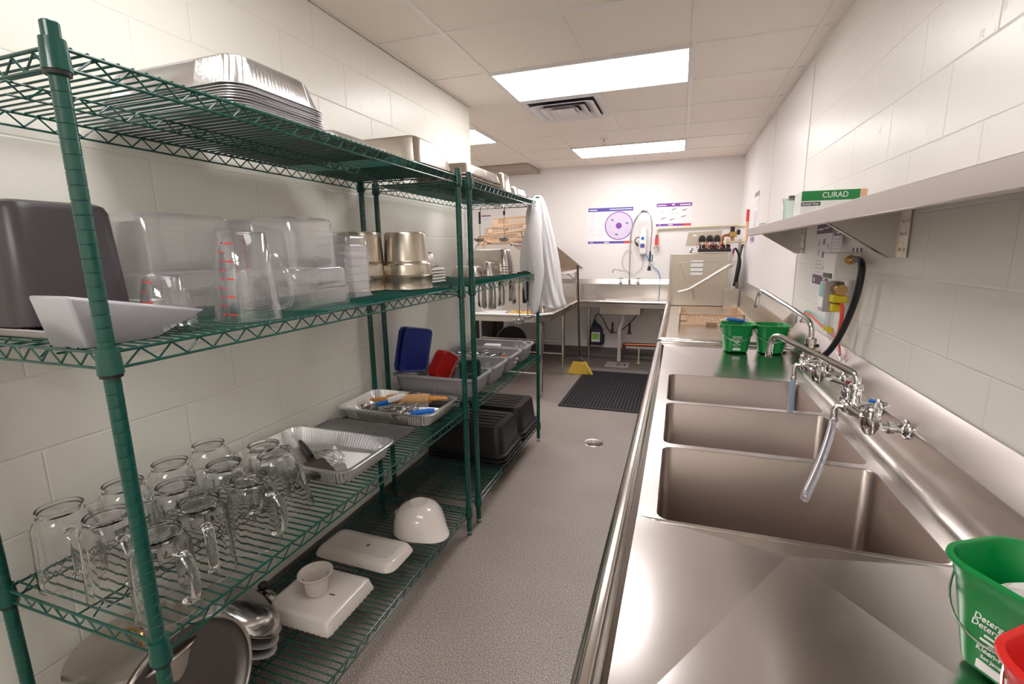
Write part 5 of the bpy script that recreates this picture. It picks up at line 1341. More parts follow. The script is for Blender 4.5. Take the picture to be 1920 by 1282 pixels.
def p3(rect, disc, lines):
    rect(0,0,0.30,0.42,0.0005,PAPER,'sheet'); rect(0,0.375,0.30,0.42,0.0014,mat('grey_band', rgb(150,146,150), rough=0.5),'header_band')
    lines([(0.05+0.06*i,0.03,0.085+0.06*i,0.24) for i in range(3)],0.0016,LILAC,'lilac_columns'); lines([(0.03,0.28+0.025*i,0.27,0.286+0.025*i) for i in range(3)],0.0016,PALEINK,'pale_text_lines')
poster_flat('poster', 'white and lilac sheet on the far right wall just past the shelf end', (XR-0.0065,2.52,1.640), (0,-1,0), None, (-1,0,0), .3,.4, p3)
def p4(rect, disc, lines):
    rect(0,0,0.29,0.315,0.0005,PAPER,'sheet'); rect(0,0.262,0.29,0.315,0.0014,PLUM,'header_band'); rect(0,0,0.29,0.048,0.0014,PLUM,'footer_band')
    for i, (a, b) in enumerate(((0.05,0.2),(0.14,0.205),(0.05,0.15),(0.14,0.14),(0.22,0.18))): lines([(a,b,a+0.035,b+0.03)],0.0016,TEAL if i%2 else PALEINK,'bottle_picture')
    lines([(0.03,0.06+0.02*i,0.13,0.066+0.02*i) for i in range(4)]+[(0.16,0.06+0.02*i,0.27,0.066+0.02*i) for i in range(3)],0.0016,PALEINK,'pale_text_lines')
    lines([(0.19,0.012,0.25,0.020),(0.21,0.026,0.24,0.036),(0.03,0.01,0.05,0.03),(0.02,0.28,0.12,0.29),(0.14,0.285,0.22,0.292)],0.0023,WHITEPR,'white_print')
poster_flat('poster', 'plum and white chemical chart on the right wall under the shelf', (XR-0.0005,-0.002,1.328), (0,-1,0), None, (-1,0,0), .3,.3, p4)
def p5(rect, disc, lines):
    rect(0,0,0.13,0.115,0.0005,PAPER,'sheet'); rect(0.008,0.072,0.122,0.108,0.0014,PLUM,'picture_band'); lines([(0.01,0.012+0.014*i,0.11,0.018+0.014*i) for i in range(4)],0.0016,PALEINK,'pale_text_lines'); lines([(0.05,0.082,0.11,0.09),(0.03,0.094,0.07,0.1)],0.0023,WHITEPR,'white_print')
poster_flat('small_notice', 'small plum and white card above the chemical dispenser', (XR-0.02,-0.385,1.500), (0,-1,0), None, (-1,0,0), .1,.1, p5, 'notice')
def p6(rect, disc, lines):
    rect(0,0,0.17,0.075,0.0005,PAPER,'sheet'); lines([(0.015+0.05*i,0.045,0.035+0.05*i,0.062) for i in range(3)],0.0016,GREYINK,'black_marks')
poster_flat('small_notice', 'small white card with three black marks right of the plum card', (XR-0.0005,-0.595,1.455), (0,-1,0), None, (-1,0,0), .1,.1, p6, 'notice')
def p7(rect, disc, lines):
    rect(0,0,0.32,0.09,0.0005,LILAC,'strip'); lines([(0.02,0.03,0.08,0.06),(0.12,0.02,0.17,0.07),(0.2,0.02,0.28,0.065)],0.0014,PLUM,'dark_print')
poster_flat('small_notice', 'pink and plum strip below the far end of the wall shelf', (XR-0.0065,2.66,1.560), (0,-1,0), None, (-1,0,0), .1,.1, p7, 'notice')
def p8(rect, disc, lines):
    rect(0,0,0.15,0.09,0.0005,PAPER,'sheet'); rect(0,0.075,0.15,0.09,0.0012,PLUM,'band'); lines([(0.02,0.02+0.014*i,0.12,0.024+0.014*i) for i in range(3)],0.0014,PALEINK,'pale_text_lines')
poster_flat('small_notice', 'purple-topped card on the back wall seen through the far shelving', (-1.60,YB-0.0005,1.95), (1,0,0), None, (0,-1,0), .1,.1, p8, 'notice')

# ------------------------------------------------------------------ chemical dispenser and hoses on the right wall
cd = thing('chemical_dispenser', 'wall dispenser with grey box, yellow clips and black knob above the farther faucet', 'dispenser', (0,0,0))
mb = MB(); mb.box(XR-0.095,-0.745,1.385,XR-0.002,-0.555,1.500); make('upper_housing', mb, WHITEP, cd, bevel=0.008)
mb = MB(); mb.box(XR-0.098,-0.715,1.392,XR-0.094,-0.590,1.412); make('black_selector', mb, BLACKP, cd, bevel=0.004)
mb = MB(); mb.box(XR-0.0955,-0.575,1.425,XR-0.0945,-0.560,1.437); make('orange_mark', mb, ORWOOD, cd)
mb = MB(); mb.box(XR-0.105,-0.665,1.245,XR-0.03,-0.585,1.375); make('lower_housing', mb, mat('grey_housing', rgb(170,166,168), rough=0.4), cd, bevel=0.006)
mb = MB(); mb.box(XR-0.1065,-0.645,1.315,XR-0.1045,-0.605,1.368); make('blue_label', mb, CYANH, cd)
mb = MB(); mb.box(XR-0.1065,-0.660,1.262,XR-0.1045,-0.590,1.308); make('white_label', mb, WHITEPR, cd)
for q in ((XR-0.085,-0.725,1.290,XR-0.03,-0.665,1.322),(XR-0.085,-0.585,1.255,XR-0.03,-0.568,1.315),(XR-0.080,-0.705,1.250,XR-0.035,-0.668,1.284)):
    mb = MB(); mb.box(*q); make('yellow_clip', mb, YELLOWP, cd, bevel=0.004)
mb = MB(); mb.cyl((XR-0.06,-0.665,1.345),(XR-0.06,-0.735,1.345),0.024,n=20); make('brass_filter', mb, BRASS, cd, bevel=0.003)
mb = MB(); mb.tube([(XR-0.05,-0.74,1.468),(XR-0.05,-0.80,1.472)],[0.016,0.016],8); mb.tube([(XR-0.05,-0.80,1.472),(XR-0.05,-0.835,1.474)],[0.012,0.012],12); mb.lathe([(0.02,-0.006),(0.02,0.006)],8,m=Matrix.Translation((XR-0.05,-0.775,1.47))@Matrix.Rotation(PI/2,4,'X'),cap0=True,cap1=True); make('brass_fitting', mb, BRASS, cd)
for y, L in ((-0.61,0.09),(-0.655,0.085)):
    mb = MB(); mb.tube([(XR-0.065,y,1.245),(XR-0.065,y,1.245-L)],[0.012,0.010],14); s_ = make('clear_outlet', mb, CLEART, cd)
    mb = MB(); mb.cyl((XR-0.065,y,1.175),(XR-0.065,y,1.155),0.013,n=16); make('yellow_collar', mb, YELLOWP, s_)
for nm, lb, pts, r, m in (
    ('black_hose','thick black hose from the dispenser down to the farther faucet',[(XR-0.05,-0.83,1.474),(XR-0.05,-0.885,1.468),(XR-0.052,-0.915,1.43),(XR-0.055,-0.905,1.34),(XR-0.062,-0.86,1.24),(XR-0.075,-0.80,1.14),(XR-0.10,-0.755,1.07),(1.768,-0.735,1.035)],0.0125,HOSEBLK),
    ('red_hose','short red hose below the yellow clips of the dispenser',[(XR-0.05,-0.695,1.29),(XR-0.05,-0.730,1.28),(XR-0.05,-0.742,1.24),(XR-0.05,-0.732,1.17),(XR-0.055,-0.715,1.12)],0.0075,REDHOSE),
    ('cyan_tube','thin cyan tube sagging along the wall left of the dispenser',[(XR-0.012,0.10,1.10),(XR-0.012,0.03,1.165),(XR-0.012,-0.10,1.175),(XR-0.012,-0.25,1.165),(XR-0.012,-0.40,1.145),(XR-0.03,-0.56,1.15),(XR-0.05,-0.60,1.17)],0.0045,CYANH),
    ('thin_red_tube','thin red tube sagging along the wall left of the dispenser',[(XR-0.012,0.12,1.09),(XR-0.012,0.05,1.150),(XR-0.012,-0.08,1.155),(XR-0.012,-0.25,1.14),(XR-0.012,-0.42,1.125),(XR-0.02,-0.58,1.12),(XR-0.03,-0.68,1.10),(XR-0.04,-0.74,1.07)],0.0045,REDHOSE),
    ('clear_tube','thin clear tube dropping from the dispenser to the splash',[(XR-0.065,-0.612,1.155),(XR-0.055,-0.63,1.12),(XR-0.045,-0.70,1.08),(XR-0.04,-0.76,1.05)],0.004,CLEART),
    ('clear_tube','second thin clear tube beside the black hose',[(XR-0.065,-0.656,1.155),(XR-0.05,-0.72,1.10),(XR-0.035,-0.80,1.06),(XR-0.03,-0.83,1.045)],0.004,CLEART)):
    mb = MB(); mb.tube(smooth_path(pts,8),r,12); thing_mb(nm, lb, 'hose', mb, m, (0,0,0))
# red vertical tag and cream pipe on the far right wall and back wall
t = thing('cream_water_pipe', 'cream pipe running along the back wall to the right corner with a red-tagged valve', 'pipe', (0,0,0))
mb = MB(); mb.tube(fillet([(0.905,YB-0.03,1.70),(0.905,YB-0.03,1.780),(1.86,YB-0.03,1.795),(1.88,YB-0.03,1.795),(1.885,2.85,1.755)],0.03,4),0.0125,12); make('pipe_run', mb, CREAMP, t)
mb = MB(); mb.tube([(0.905,YB-0.03,1.70),(0.905,YB-0.03,1.655)],0.016,10); make('upper_fitting', mb, mat('brown_fitting', rgb(150,96,80), rough=0.4), t)
mb = MB(); mb.box(0.885,YB-0.045,1.565,0.925,YB-0.015,1.655); make('red_tag', mb, REDPR, t, bevel=0.003)
mb = MB(); mb.tube([(0.905,YB-0.035,1.565),(0.905,YB-0.04,1.545)],0.02,12); mb.tube(smooth_path([(0.87,YB-0.04,1.545),(0.875,YB-0.05,1.52),(0.905,YB-0.055,1.51),(0.935,YB-0.05,1.52),(0.94,YB-0.04,1.545)],5),0.007,8); make('valve_handle', mb, PANST, t)
t = thing('red_tagged_pipe', 'short pipe with a red label on the right wall at the shelf end', 'pipe', (XR-0.022,2.86,1.60))
mb = MB(); mb.tube([(0,0,-0.02),(0,0,0.33)],0.014,12); make('pipe', mb, SKINPR, t)
mb = MB(); mb.tube([(0,0,0.2),(0,0,0.325)],0.0165,12); make('red_label', mb, REDPR, t)

# ------------------------------------------------------------------ L-shaped soiled dish table at the back
bt = thing('soiled_dish_table', 'L-shaped stainless dish table with a small sink along the back wall', 'table', (0,0,0))
LX0, LX1, LY0, FY = -1.30, -0.005, 1.50, 2.93
zt_ = 0.862
mb = MB()
poly = [(LX0,LY0),(-0.13,LY0),(LX1,LY0+0.17),(LX1,FY),(1.10,FY),(1.10,YB-0.03),(LX0,YB-0.03)]
hole = (0.265,3.03,0.785,3.50)
def flat_quads(rects, z):
    for x0,y0,x1,y1 in rects: mb.add([(x0,y0,z),(x1,y0,z),(x1,y1,z),(x0,y1,z)],[(0,1,2,3)])
flat_quads([(LX0,LY0+0.17,LX1,FY),(LX0,FY,hole[0],YB-0.03),(hole[0],FY,hole[2],hole[1]),(hole[0],hole[3],hole[2],YB-0.03),(hole[2],FY,1.10,YB-0.03)], zt_)
mb.add([(LX0,LY0,zt_),(-0.13,LY0,zt_),(LX1,LY0+0.17,zt_),(LX0,LY0+0.17,zt_)],[(0,1,2,3)])
make('table_top', mb, DECK, bt, flat=True)
mb = MB(); zz = zt_+0.018
rim(mb, [(LX0,LY0,zz),(-0.13,LY0,zz),(LX1,LY0+0.17,zz),(LX1,FY,zz),(1.10,FY,zz)], 0.020); make('rolled_rim', mb, TUBE, bt)
mb = MB()
def skirt(a, b, nx, ny): mb.add([(a[0],a[1],zz),(b[0],b[1],zz),(b[0]-nx*0.004,b[1]-ny*0.004,zt_-0.05),(a[0]-nx*0.004,a[1]-ny*0.004,zt_-0.05)],[(0,1,2,3)])
skirt((LX0,LY0),(-0.13,LY0),0,-1); skirt((-0.13,LY0),(LX1,LY0+0.17),1,-1); skirt((LX1,LY0+0.17),(LX1,FY),1,0); skirt((LX1,FY),(1.10,FY),0,-1)
mb.add([(LX0,LY0+0.01,zz+0.012),(-0.13,LY0+0.01,zz+0.012),(-0.13,LY0+0.05,zt_),(LX0,LY0+0.05,zt_)],[(0,1,2,3)])
mb.add([(LX1,FY+0.01,zz+0.012),(1.10,FY+0.01,zz+0.012),(1.10,FY+0.04,zt_),(LX1,FY+0.04,zt_)],[(0,1,2,3)])
mb.add([(LX1-0.01,LY0+0.17,zz+0.012),(LX1-0.01,FY,zz+0.012),(LX1-0.04,FY,zt_),(LX1-0.04,LY0+0.17,zt_)],[(0,1,2,3)])
mb.box(LX0+0.05,LY0+0.06,zt_-0.055,-0.15,LY0+0.10,zt_-0.005)
make('rim_skirt', mb, STEEL, bt)
mb = MB(); P = [(YB-0.045,zt_-0.01),(YB-0.045,1.055),(YB-0.008,1.118),(YB-0.004,1.118),(YB-0.004,zt_-0.01)]
mb.prism(P, 'x', LX0, 1.10); make('backsplash', mb, STEEL, bt, sharp=25)
sb = MB(); x0,y0,x1,y1 = hole
sb.loft([corner_ring(x0,x1,y0,y1,0.02,zt_), corner_ring(x0+0.004,x1-0.004,y0+0.004,y1-0.004,0.03,zt_-0.02), corner_ring(x0+0.006,x1-0.006,y0+0.006,y1-0.006,0.03,zt_-0.14), corner_ring(x0+0.03,x1-0.03,y0+0.03,y1-0.03,0.03,zt_-0.15),
         corner_ring(x0+0.03,x1-0.03,y0+0.03,y1-0.03,0.03,zt_-0.153), corner_ring(x0,x1,y0,y1,0.02,zt_-0.145), corner_ring(x0-0.002,x1+0.002,y0-0.002,y1+0.002,0.012,zt_-0.004)], False, False)
sb.f.append(tuple(3*28+i for i in range(28))); sb.f.append(tuple(4*28+i for i in range(28)))
make('sink_bowl', sb, MACH, bt, sharp=40)
legm = MB(); legm.cyl((0,0,0.03),(0,0,zt_-0.05),0.0205,n=18); legm.lathe([(0.012,0.0),(0.019,0.004),(0.022,0.03),(0.0205,0.05)],18,cap0=True,cap1=True); legm.lathe([(0.0205,zt_-0.13),(0.026,zt_-0.12),(0.028,zt_-0.06),(0.0205,zt_-0.05)],18,cap0=True,cap1=True)
for x, y in ((-0.105,1.60),(-0.105,2.62),(-1.20,1.60),(-1.20,2.62),(-0.62,3.55),(1.02,3.55),(0.05,3.55)): make('leg', legm, TUBE, bt, (x, y, 0))
mb = MB(); mb.tube([(-1.20,1.60,0.26),(-0.105,1.60,0.26)],0.014,12); mb.tube([(-1.20,2.62,0.26),(-0.105,2.62,0.26)],0.014,12); mb.tube([(-0.105,2.62,0.42),(-1.2,2.62,0.42)],0.012,12); mb.tube([(-1.20,1.60,0.26),(-1.20,2.62,0.26)],0.014,12); make('cross_rails', mb, TUBE, bt)
# slanted rack shelf
rs = thing('slanted_rack_shelf', 'slanted stainless rack shelf standing over the left arm of the dish table', 'shelf', (0,0,0))
AX, AZ = -0.43, 1.592; BX, BZ = -0.035, 1.275; RY0, RY1 = 1.66, 3.50
for y in (RY0, RY1):
    mb = MB(); mb.prism([(-0.95,1.30),(-0.70,AZ),(AX,AZ),(BX,BZ),(BX-0.06,BZ-0.03),(-0.85,BZ-0.03)], 'y', y, y+0.003); make('end_panel', mb, STEEL, rs, flat=True)
mb = MB(); mb.tube([(AX,RY0,AZ),(AX,RY1,AZ)],0.016,14); make('top_tube', mb, TUBE, rs)
mb = MB(); mb.tube([(BX-0.02,RY0,BZ-0.015),(BX-0.02,RY1,BZ-0.015)],0.018,14); make('lower_tube', mb, TUBE, rs)
mb = MB(); mb.prism([(AX-0.01,AZ-0.005),(AX-0.012,AZ-0.005),(-0.40,BZ-0.018),(BX-0.03,BZ-0.028),(BX-0.03,BZ-0.025),(-0.396,BZ-0.015)], 'y', RY0+0.003, RY1); make('sloped_deck', mb, mat('brownish_steel', rgb(176,152,128), metal=1.0, rough=0.4), rs, flat=True)
for x, y in ((-0.12,3.42),(-0.12,1.75),(-0.80,1.75),(-0.80,3.42)):
    mb = MB(); mb.tube([(x,y,zt_+0.001),(x,y,BZ-0.02)],0.0165,12); make('support_post', mb, TUBE, rs)
mb = MB(); mb.tube([(-0.12,3.40,1.12),(-0.28,3.40,1.24)],0.006,8); make('brace_wire', mb, TUBE, rs)
# tan racks on the slanted shelf
RL = ['beige dish rack leaning down the left side of the slanted rack shelf', 'lower beige dish rack lying on top of the slanted rack shelf', 'upper beige dish rack on top of the other rack behind the ladle', 'beige dish rack at the top of the pile partly hidden by the coat', 'farthest beige dish rack on the slanted rack shelf']
for lb, loc, rot in zip(RL, ((-0.86,2.02,1.45),(-0.64,2.12,1.660),(-0.64,2.44,1.765),(-0.66,2.60,1.872),(-0.72,3.05,1.660)), ((0,-1.05,0),(0.0,-0.10,0.05),(0.03,-0.08,-0.06),(0.05,-0.05,0.12),(0,-0.1,0.0))):
    t = thing('dish_rack', lb, 'dish rack', loc, rot, 'beige dish racks')
    o = [c for c in bpy.data.objects if c.name.startswith('rack_body')][0].copy(); COL.objects.link(o); o.parent = t
    t.location.z -= 0.05
# yellow scraps and tray on the table arm
mb = MB(); rnd = random.Random(9)
for i in range(40): mb.sphere((rnd.uniform(-.12,.12), rnd.uniform(-.09,.09), 0.004+rnd.uniform(0,.012)), rnd.uniform(.008,.022), 7, 5, (1,1,.4))
o = thing_mb('food_scraps', 'yellow food scraps on the left arm of the dish table', 'scraps', mb, YELLOW2, (-0.36,1.80,zt_+0.006)); o['kind'] = 'stuff'
mb = MB(); mb.box(-0.14,-0.12,0,0.14,0.12,0.006); thing_mb('paper_liner', 'pale crumpled liner beside the yellow scraps on the dish table', 'paper', mb, PAPER, (-0.70,1.80,zt_+0.001), (0,0,0.1))
# glasses on the back counter
for i, (x, y) in enumerate(((0.055,3.36),(0.105,3.40),(0.150,3.37),(0.09,3.31))):
    o = tumbler(['leftmost','second from left','rightmost','front'][i]+' of the small clear glasses on the back counter', (x,y,zt_+0.001), (0,0,0), 0.026, 0.055, 'clear glasses on the back counter')

# ------------------------------------------------------------------ pre-rinse faucet
t = thing('prerinse_faucet', 'tall chrome pre-rinse faucet with a spring hose over the back sink', 'faucet', (0,0,0))
yF = YB-0.11
mb = MB()
for x in (0.462, 0.692):
    mb.tube([(x,YB-0.045,1.07),(x,yF,1.07)],0.012,12); mb.lathe([(0.001,-0.03),(0.016,-0.028),(0.022,-0.01),(0.020,0.012),(0.014,0.02),(0.012,0.05),(0.016,0.055),(0.001,0.06)],16,c=(x,yF,1.08)); mb.tube([(x-0.035,yF-0.01,1.135),(x+0.04,yF-0.02,1.138)],0.0055,8)
mb.tube([(0.462,yF,1.085),(0.692,yF,1.085)],0.0125,12); mb.tube([(0.577,yF,1.05),(0.577,yF,1.12)],0.018,14)
make('mixing_valve', mb, CHROME, t, sharp=40)
mb = MB(); mb.tube([(0.577,yF,1.10),(0.577,yF,1.62)],0.0095,12); make('riser', mb, CHROME, t)
mb = MB(); mb.tube([(0.577,yF,1.48),(0.577,YB,1.50)],0.006,8); mb.lathe([(0.018,-0.01),(0.018,0.01)],14,c=(0.577,yF,1.48),cap0=True,cap1=True); make('wall_bracket', mb, CHROME, t)
mb = MB(); mb.tube(fillet([(0.577,yF,1.19),(0.565,yF-0.01,1.215),(0.378,yF-0.09,1.262),(0.362,yF-0.10,1.212)],0.03,5),0.008,10); make('pot_spout', mb, CHROME, t)
H_ = smooth_path([(0.577,yF,1.60),(0.585,yF-0.005,1.74),(0.625,yF-0.02,1.88),(0.70,yF-0.05,1.985),(0.765,yF-0.08,1.995),(0.825,yF-0.10,1.94),(0.850,yF-0.12,1.80),(0.848,yF-0.13,1.62),(0.842,yF-0.14,1.48)], 10)
mb = MB(); mb.tube(H_, 0.0075, 10); make('hose', mb, mat('grey_hose_cover', rgb(150,150,155), metal=0.8, rough=0.3), t)
mb = MB(); half = H_[:44]; L = []
for i in range(len(half)-1):
    for k in range(10):
        L.append(half[i].lerp(half[i+1], k/10))
pts = []
for i, p in enumerate(L):
    tg = (L[min(i+1,len(L)-1)]-L[max(i-1,0)]).normalized(); a = tg.cross(Vector((0,1,0))).normalized(); b_ = tg.cross(a)
    ph = i*2*PI/8.5; pts.append(p+(a*math.cos(ph)+b_*math.sin(ph))*0.0155)
mb.tube(pts, 0.0022, 5); make('spring_coil', mb, CHROME, t)
mb = MB(); mb.tube([(0.843,yF-0.14,1.49),(0.84,yF-0.14,1.36)],[0.013,0.015],14); make('spray_grip', mb, mat('blue_grey_grip', rgb(52,78,104), rough=0.35), t)
mb = MB(); mb.tube([(0.84,yF-0.14,1.36),(0.838,yF-0.145,1.30)],[0.014,0.018],14); mb.tube(smooth_path([(0.842,yF-0.15,1.35),(0.875,yF-0.15,1.36),(0.89,yF-0.15,1.33),(0.87,yF-0.15,1.30)],5),0.005,8); make('spray_body', mb, CHROME, t)
mb = MB(); mb.tube([(0.838,yF-0.145,1.30),(0.836,yF-0.15,1.245)],[0.018,0.025],16); make('spray_head', mb, BLACKP, t)
mb = MB(); mb.tube(smooth_path([(0.865,yF-0.14,1.45),(0.872,yF-0.145,1.42),(0.868,yF-0.145,1.36)],4),0.007,8); make('squeeze_lever', mb, mat('green_lever', rgb(20,90,80), rough=0.4), t)
# detergent dispenser
t = thing('detergent_dispenser', 'narrow white wall dispenser with a blue button behind the pre-rinse hose', 'dispenser', (0.735,YB,1.625))
mb = MB(); R = [rring(0.085,0.07,0.014,-0.165,24,cy=-0.035), rring(0.092,0.08,0.014,-0.10,24,cy=-0.04), rring(0.09,0.085,0.014,0.05,24,cy=-0.0425), rring(0.072,0.05,0.012,0.16,24,cy=-0.025)]
mb.loft(R, True, True); make('housing', mb, WHITEP, t, sharp=40)
mb = MB(); mb.lathe([(0.001,0.006),(0.020,0.005),(0.022,0.0)],20,m=Matrix.Translation((-0.005,-0.085,0.035))@Matrix.Rotation(PI/2,4,'X'),cap1=True); make('blue_button', mb, BRBLUE, t)
mb = MB(); mb.box(-0.032,-0.0855,-0.085,0.022,-0.083,-0.035); make('purple_logo', mb, INDIGO, t, flat=True)
mb = MB(); mb.box(-0.03,-0.075,-0.185,0.03,-0.01,-0.16); make('base', mb, GREYP, t, bevel=0.004)
mb = MB(); mb.tube(smooth_path([(-0.045,-0.05,0.05),(-0.085,-0.055,0.045),(-0.105,-0.06,0.01),(-0.10,-0.06,-0.02),(-0.06,-0.06,-0.06)],6),0.006,8); make('black_cord', mb, HOSEBLK, t)
mb = MB(); mb.tube([(-0.095,-0.06,-0.02),(-0.062,-0.06,-0.065)],[0.012,0.016],10); make('black_plug', mb, BLACKP, t)
for lb, pts, m, r in (('clear tubing coiled on the back wall behind the pre-rinse riser',[(0.70,YB-0.02,1.46),(0.74,YB-0.02,1.36),(0.70,YB-0.02,1.24),(0.60,YB-0.02,1.20),(0.50,YB-0.02,1.25),(0.465,YB-0.02,1.36),(0.49,YB-0.02,1.46),(0.55,YB-0.02,1.52)],CLEART,0.008),
    ('blue tube running from the spray handle down behind the counter',[(0.79,YB-0.02,1.44),(0.81,YB-0.02,1.38),(0.87,YB-0.02,1.29),(0.93,YB-0.02,1.24),(0.965,YB-0.02,1.16),(0.968,YB-0.052,1.05),(0.966,YB-0.055,0.87)],mat('blue_tube', rgb(90,150,205), rough=0.35),0.0055)):
    mb = MB(); mb.tube(smooth_path(pts,8),r,10); thing_mb('tubing', lb, 'tube', mb, m, (0,0,0))

# ------------------------------------------------------------------ under the back sink
t = thing('drain_pipe', 'white plastic drain pipe under the back sink', 'pipe', (0,0,0))
mb = MB(); mb.tube(fillet([(0.545,3.27,zt_-0.152),(0.545,3.27,0.58),(0.50,3.30,0.50),(0.50,3.30,0.055)],0.04,6),0.024,18); make('pipe_run', mb, PVC, t)
mb = MB(); mb.cyl((0.50,3.30,0.42),(0.50,3.30,0.46),0.030,n=18); mb.cyl((0.545,3.27,0.665),(0.545,3.27,0.705),0.034,n=18); make('coupling', mb, PVC, t, bevel=0.004)
t = thing('floor_sink', 'square white floor sink cover under the drain pipe', 'floor drain', (0.48,3.30,0.0))
mb = MB(); mb.box(-0.15,-0.15,0.0005,0.15,0.15,0.006); make('cover_plate', mb, PVC, t, bevel=0.002)
mb = MB(); mb.box(0.0,-0.06,0.006,0.11,0.05,0.0066); make('opening', mb, DARKIN, t, flat=True)
mb = MB(); mb.box(0.015,-0.045,0.0066,0.095,0.035,0.0072); make('grate', mb, PVC, t, flat=True)
t = thing('copper_pipe', 'copper pipe running along the wall under the back counter', 'pipe', (0,0,0))
mb = MB(); mb.tube([(0.555,3.45,0.255),(1.09,3.45,0.262)],0.0235,16); make('pipe_run', mb, COPPER, t)
mb = MB(); mb.tube(fillet([(0.575,3.45,0.255),(0.548,3.45,0.255),(0.540,3.45,0.19)],0.02,4),0.027,14); make('elbow', mb, COPPER, t)
mb = MB(); mb.cyl((0.745,3.45,0.012),(0.745,3.45,0.235),0.010,n=12); mb.lathe([(0.03,0.0),(0.03,0.006),(0.012,0.014)],16,c=(0.745,3.45,0),cap0=True,cap1=True); make('cream_support', mb, CREAMP, t)
for lb, x in (('left red shut-off valve under the back sink',0.362),('right red shut-off valve under the back sink',0.595)):
    t = thing('shut_off_valve', lb, 'valve', (x,YB-0.06,0.42), group='shut-off valves under the back sink')
    mb = MB(); mb.tube([(0,0,0.10),(0,0,0.0)],0.013,12); mb.tube([(0,0.06,0.0),(0,0,0.0)],0.010,10); mb.tube([(0,0,0),(0,0,-0.05)],0.016,12); make('valve_stem', mb, mat('rusty_red', rgb(104,48,44), rough=0.4), t)
    mb = MB(); mb.tube([(-0.028,-0.012,-0.045),(0.028,-0.012,-0.045)],0.010,10); make('handle', mb, DKRED, t)
t = thing('detergent_jug', 'dark jug with a lime label standing on a wall holder left of the back sink', 'bottle', (0.150,YB-0.10,0.225))
mb = MB(); R = [rring(0.16,0.12,0.03,0.0,32), rring(0.168,0.128,0.032,0.01,32), rring(0.168,0.128,0.032,0.19,32), rring(0.12,0.10,0.03,0.25,32,cx=-0.01), rring(0.05,0.05,0.02,0.295,32,cx=-0.03), rring(0.042,0.042,0.018,0.31,32,cx=-0.03)]
mb.loft(R, True, True); make('jug_body', mb, DARKJUG, t, sharp=50)
mb = MB(); mb.box(-0.062,-0.0665,0.03,0.055,-0.0640,0.165); make('white_label', mb, WHITEPR, t, flat=True)
mb = MB(); mb.box(-0.052,-0.0675,0.065,0.045,-0.0662,0.150); make('lime_label', mb, LIME, t, flat=True)
mb = MB(); mb.cyl((-0.03,0,0.31),(-0.03,0,0.335),0.024,n=16); make('cap', mb, BUCKG, t)
mb = MB(); mb.box(-0.095,-0.075,-0.012,0.095,0.098,-0.002); mb.box(-0.095,0.094,-0.012,0.095,0.098,0.12); make('wall_holder', mb, BLACKP, t)
mb = MB(); mb.tube(smooth_path([(0.12,YB-0.10,0.56),(0.13,YB-0.10,0.61),(0.18,YB-0.08,0.63),(0.24,YB-0.07,0.55),(0.30,YB-0.07,0.43),(0.37,YB-0.05,0.375),(0.46,YB-0.05,0.40),(0.58,YB-0.05,0.50),(0.68,YB-0.06,0.62),(0.75,YB-0.07,0.72),(0.79,YB-0.07,0.80)],8),0.006,10)
thing_mb('feed_tube', 'black tube from the detergent jug up behind the back sink', 'tube', mb, HOSEBLK, (0,0,0))
# broom
t = thing('broom', 'upright broom with yellow bristles and a dark metal handle before the back counter', 'broom', (0.090,2.67,0.0), (0,0,0.0))
mb = MB(); mb.tube([(0,0,0.205),(-0.035,0.0,1.34)],0.0125,12); make('handle', mb, mat('dark_handle_metal', rgb(92,80,78), metal=0.8, rough=0.3), t)
mb = MB(); mb.loft([rring(0.145,0.040,0.012,0.168,24), rring(0.150,0.044,0.014,0.178,24), rring(0.10,0.036,0.012,0.195,24), rring(0.032,0.030,0.012,0.225,24)], True, True); make('broom_head', mb, mat('broom_head_grey', rgb(70,70,72), rough=0.5), t)
mb = MB(); R = []
for i, (z, w, d) in enumerate(((0.172,0.142,0.036),(0.12,0.20,0.046),(0.06,0.265,0.052),(0.002,0.325,0.056))):
    R.append(rring(w, d, 0.012, z, 160, flute=0.0012, cx=0.004*i))
R[-1] = [(x, y, z+0.006*math.sin(x*60)*0.5+0.003+0.02*(x/0.3)*-1*0.3) for x, y, z in R[-1]]
mb.loft(R, True, True); make('bristles', mb, BRISTLE, t, sharp=80)
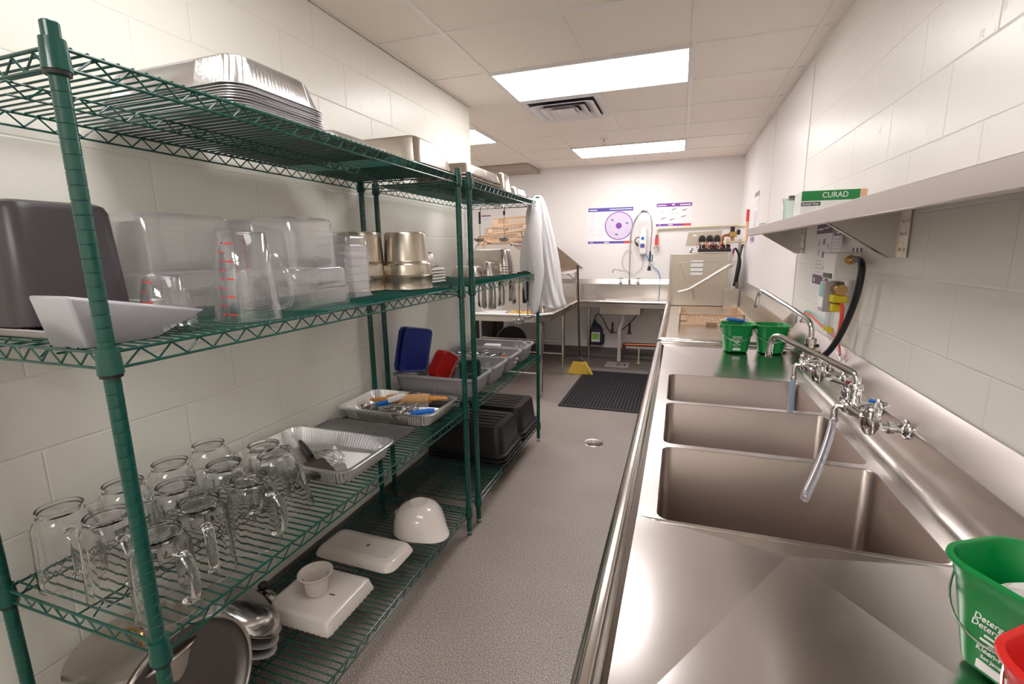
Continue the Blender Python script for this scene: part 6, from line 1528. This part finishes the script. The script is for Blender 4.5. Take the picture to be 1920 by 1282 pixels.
# rubber mat with drain holes
def rubber_mat(x0, y0, x1, y1, nx, ny):
    mb = MB(); fr = 0.03; cw = (x1-x0-2*fr)/nx; ch = (y1-y0-2*fr)/ny; z = 0.012; m = 6
    idx = {}
    for (a0,b0,a1,b1) in ((x0,y0,x1,y0+fr),(x0,y1-fr,x1,y1),(x0,y0+fr,x0+fr,y1-fr),(x1-fr,y0+fr,x1,y1-fr)): mb.box(a0,b0,0.0005,a1,b1,z)
    for i in range(nx):
        for j in range(ny):
            cx = x0+fr+(i+0.5)*cw; cy = y0+fr+(j+0.5)*ch; a, b = cw/2, ch/2; r = 0.36
            out = [(cx+a,cy),(cx+a,cy+b),(cx,cy+b),(cx-a,cy+b),(cx-a,cy),(cx-a,cy-b),(cx,cy-b),(cx+a,cy-b)]
            inn = [(cx+2*a*r*math.cos(PI/4*k), cy+2*b*r*math.sin(PI/4*k)) for k in range(8)]
            o = len(mb.v); mb.v += [(p[0],p[1],z) for p in out]+[(p[0],p[1],z-0.001) for p in inn]+[(p[0],p[1],0.001) for p in inn]
            for k in range(8):
                l = (k+1) % 8; mb.f.append((o+k,o+l,o+8+l,o+8+k)); mb.f.append((o+8+k,o+8+l,o+16+l,o+16+k))
    return mb
thing_mb('rubber_floor_mat', 'black rubber drainage mat with holes on the floor before the back sink', 'mat', rubber_mat(0.13,1.385,0.985,2.86,24,42), RUBBER, (0,0,0), flat=True)
# dark bin and round tray under the left arm
t = thing('waste_bin', 'black waste bin under the far left part of the dish table', 'bin', (-1.35,3.05,0.0))
mb = MB(); mb.loft([rring(0.42,0.36,0.06,0.0,32), rring(0.44,0.38,0.06,0.01,32), rring(0.52,0.46,0.07,0.70,32), rring(0.55,0.49,0.08,0.705,32), rring(0.55,0.49,0.08,0.74,32), rring(0.50,0.44,0.07,0.745,32), rring(0.42,0.36,0.05,0.05,32)], True, True); make('bin_body', mb, BLACKP, t)
t = thing('round_tray', 'black round tray with a pale rim leaning under the dish table', 'tray', (-0.93,3.05,0.30), (0.0,0.25,0.5))
mb = MB(); mb.lathe([(0.001,0),(0.20,0),(0.215,0.008),(0.001,0.009)],48); mb.xf(Matrix.Rotation(PI/2,4,'X')); make('tray_disc', mb, BLACKP, t)
mb = MB(); mb.lathe([(0.214+0.007*math.cos(2*PI*k/8),0.006+0.007*math.sin(2*PI*k/8)) for k in range(9)],48); mb.xf(Matrix.Rotation(PI/2,4,'X')); make('pale_rim', mb, GREYP, t)
t = thing('switch_box', 'small pale switch box on the back wall seen through the far shelving', 'box', (-1.50,YB-0.02,1.80))
mb = MB(); mb.box(-0.04,-0.02,-0.06,0.04,0.02,0.06); make('housing', mb, PVC, t, bevel=0.005)
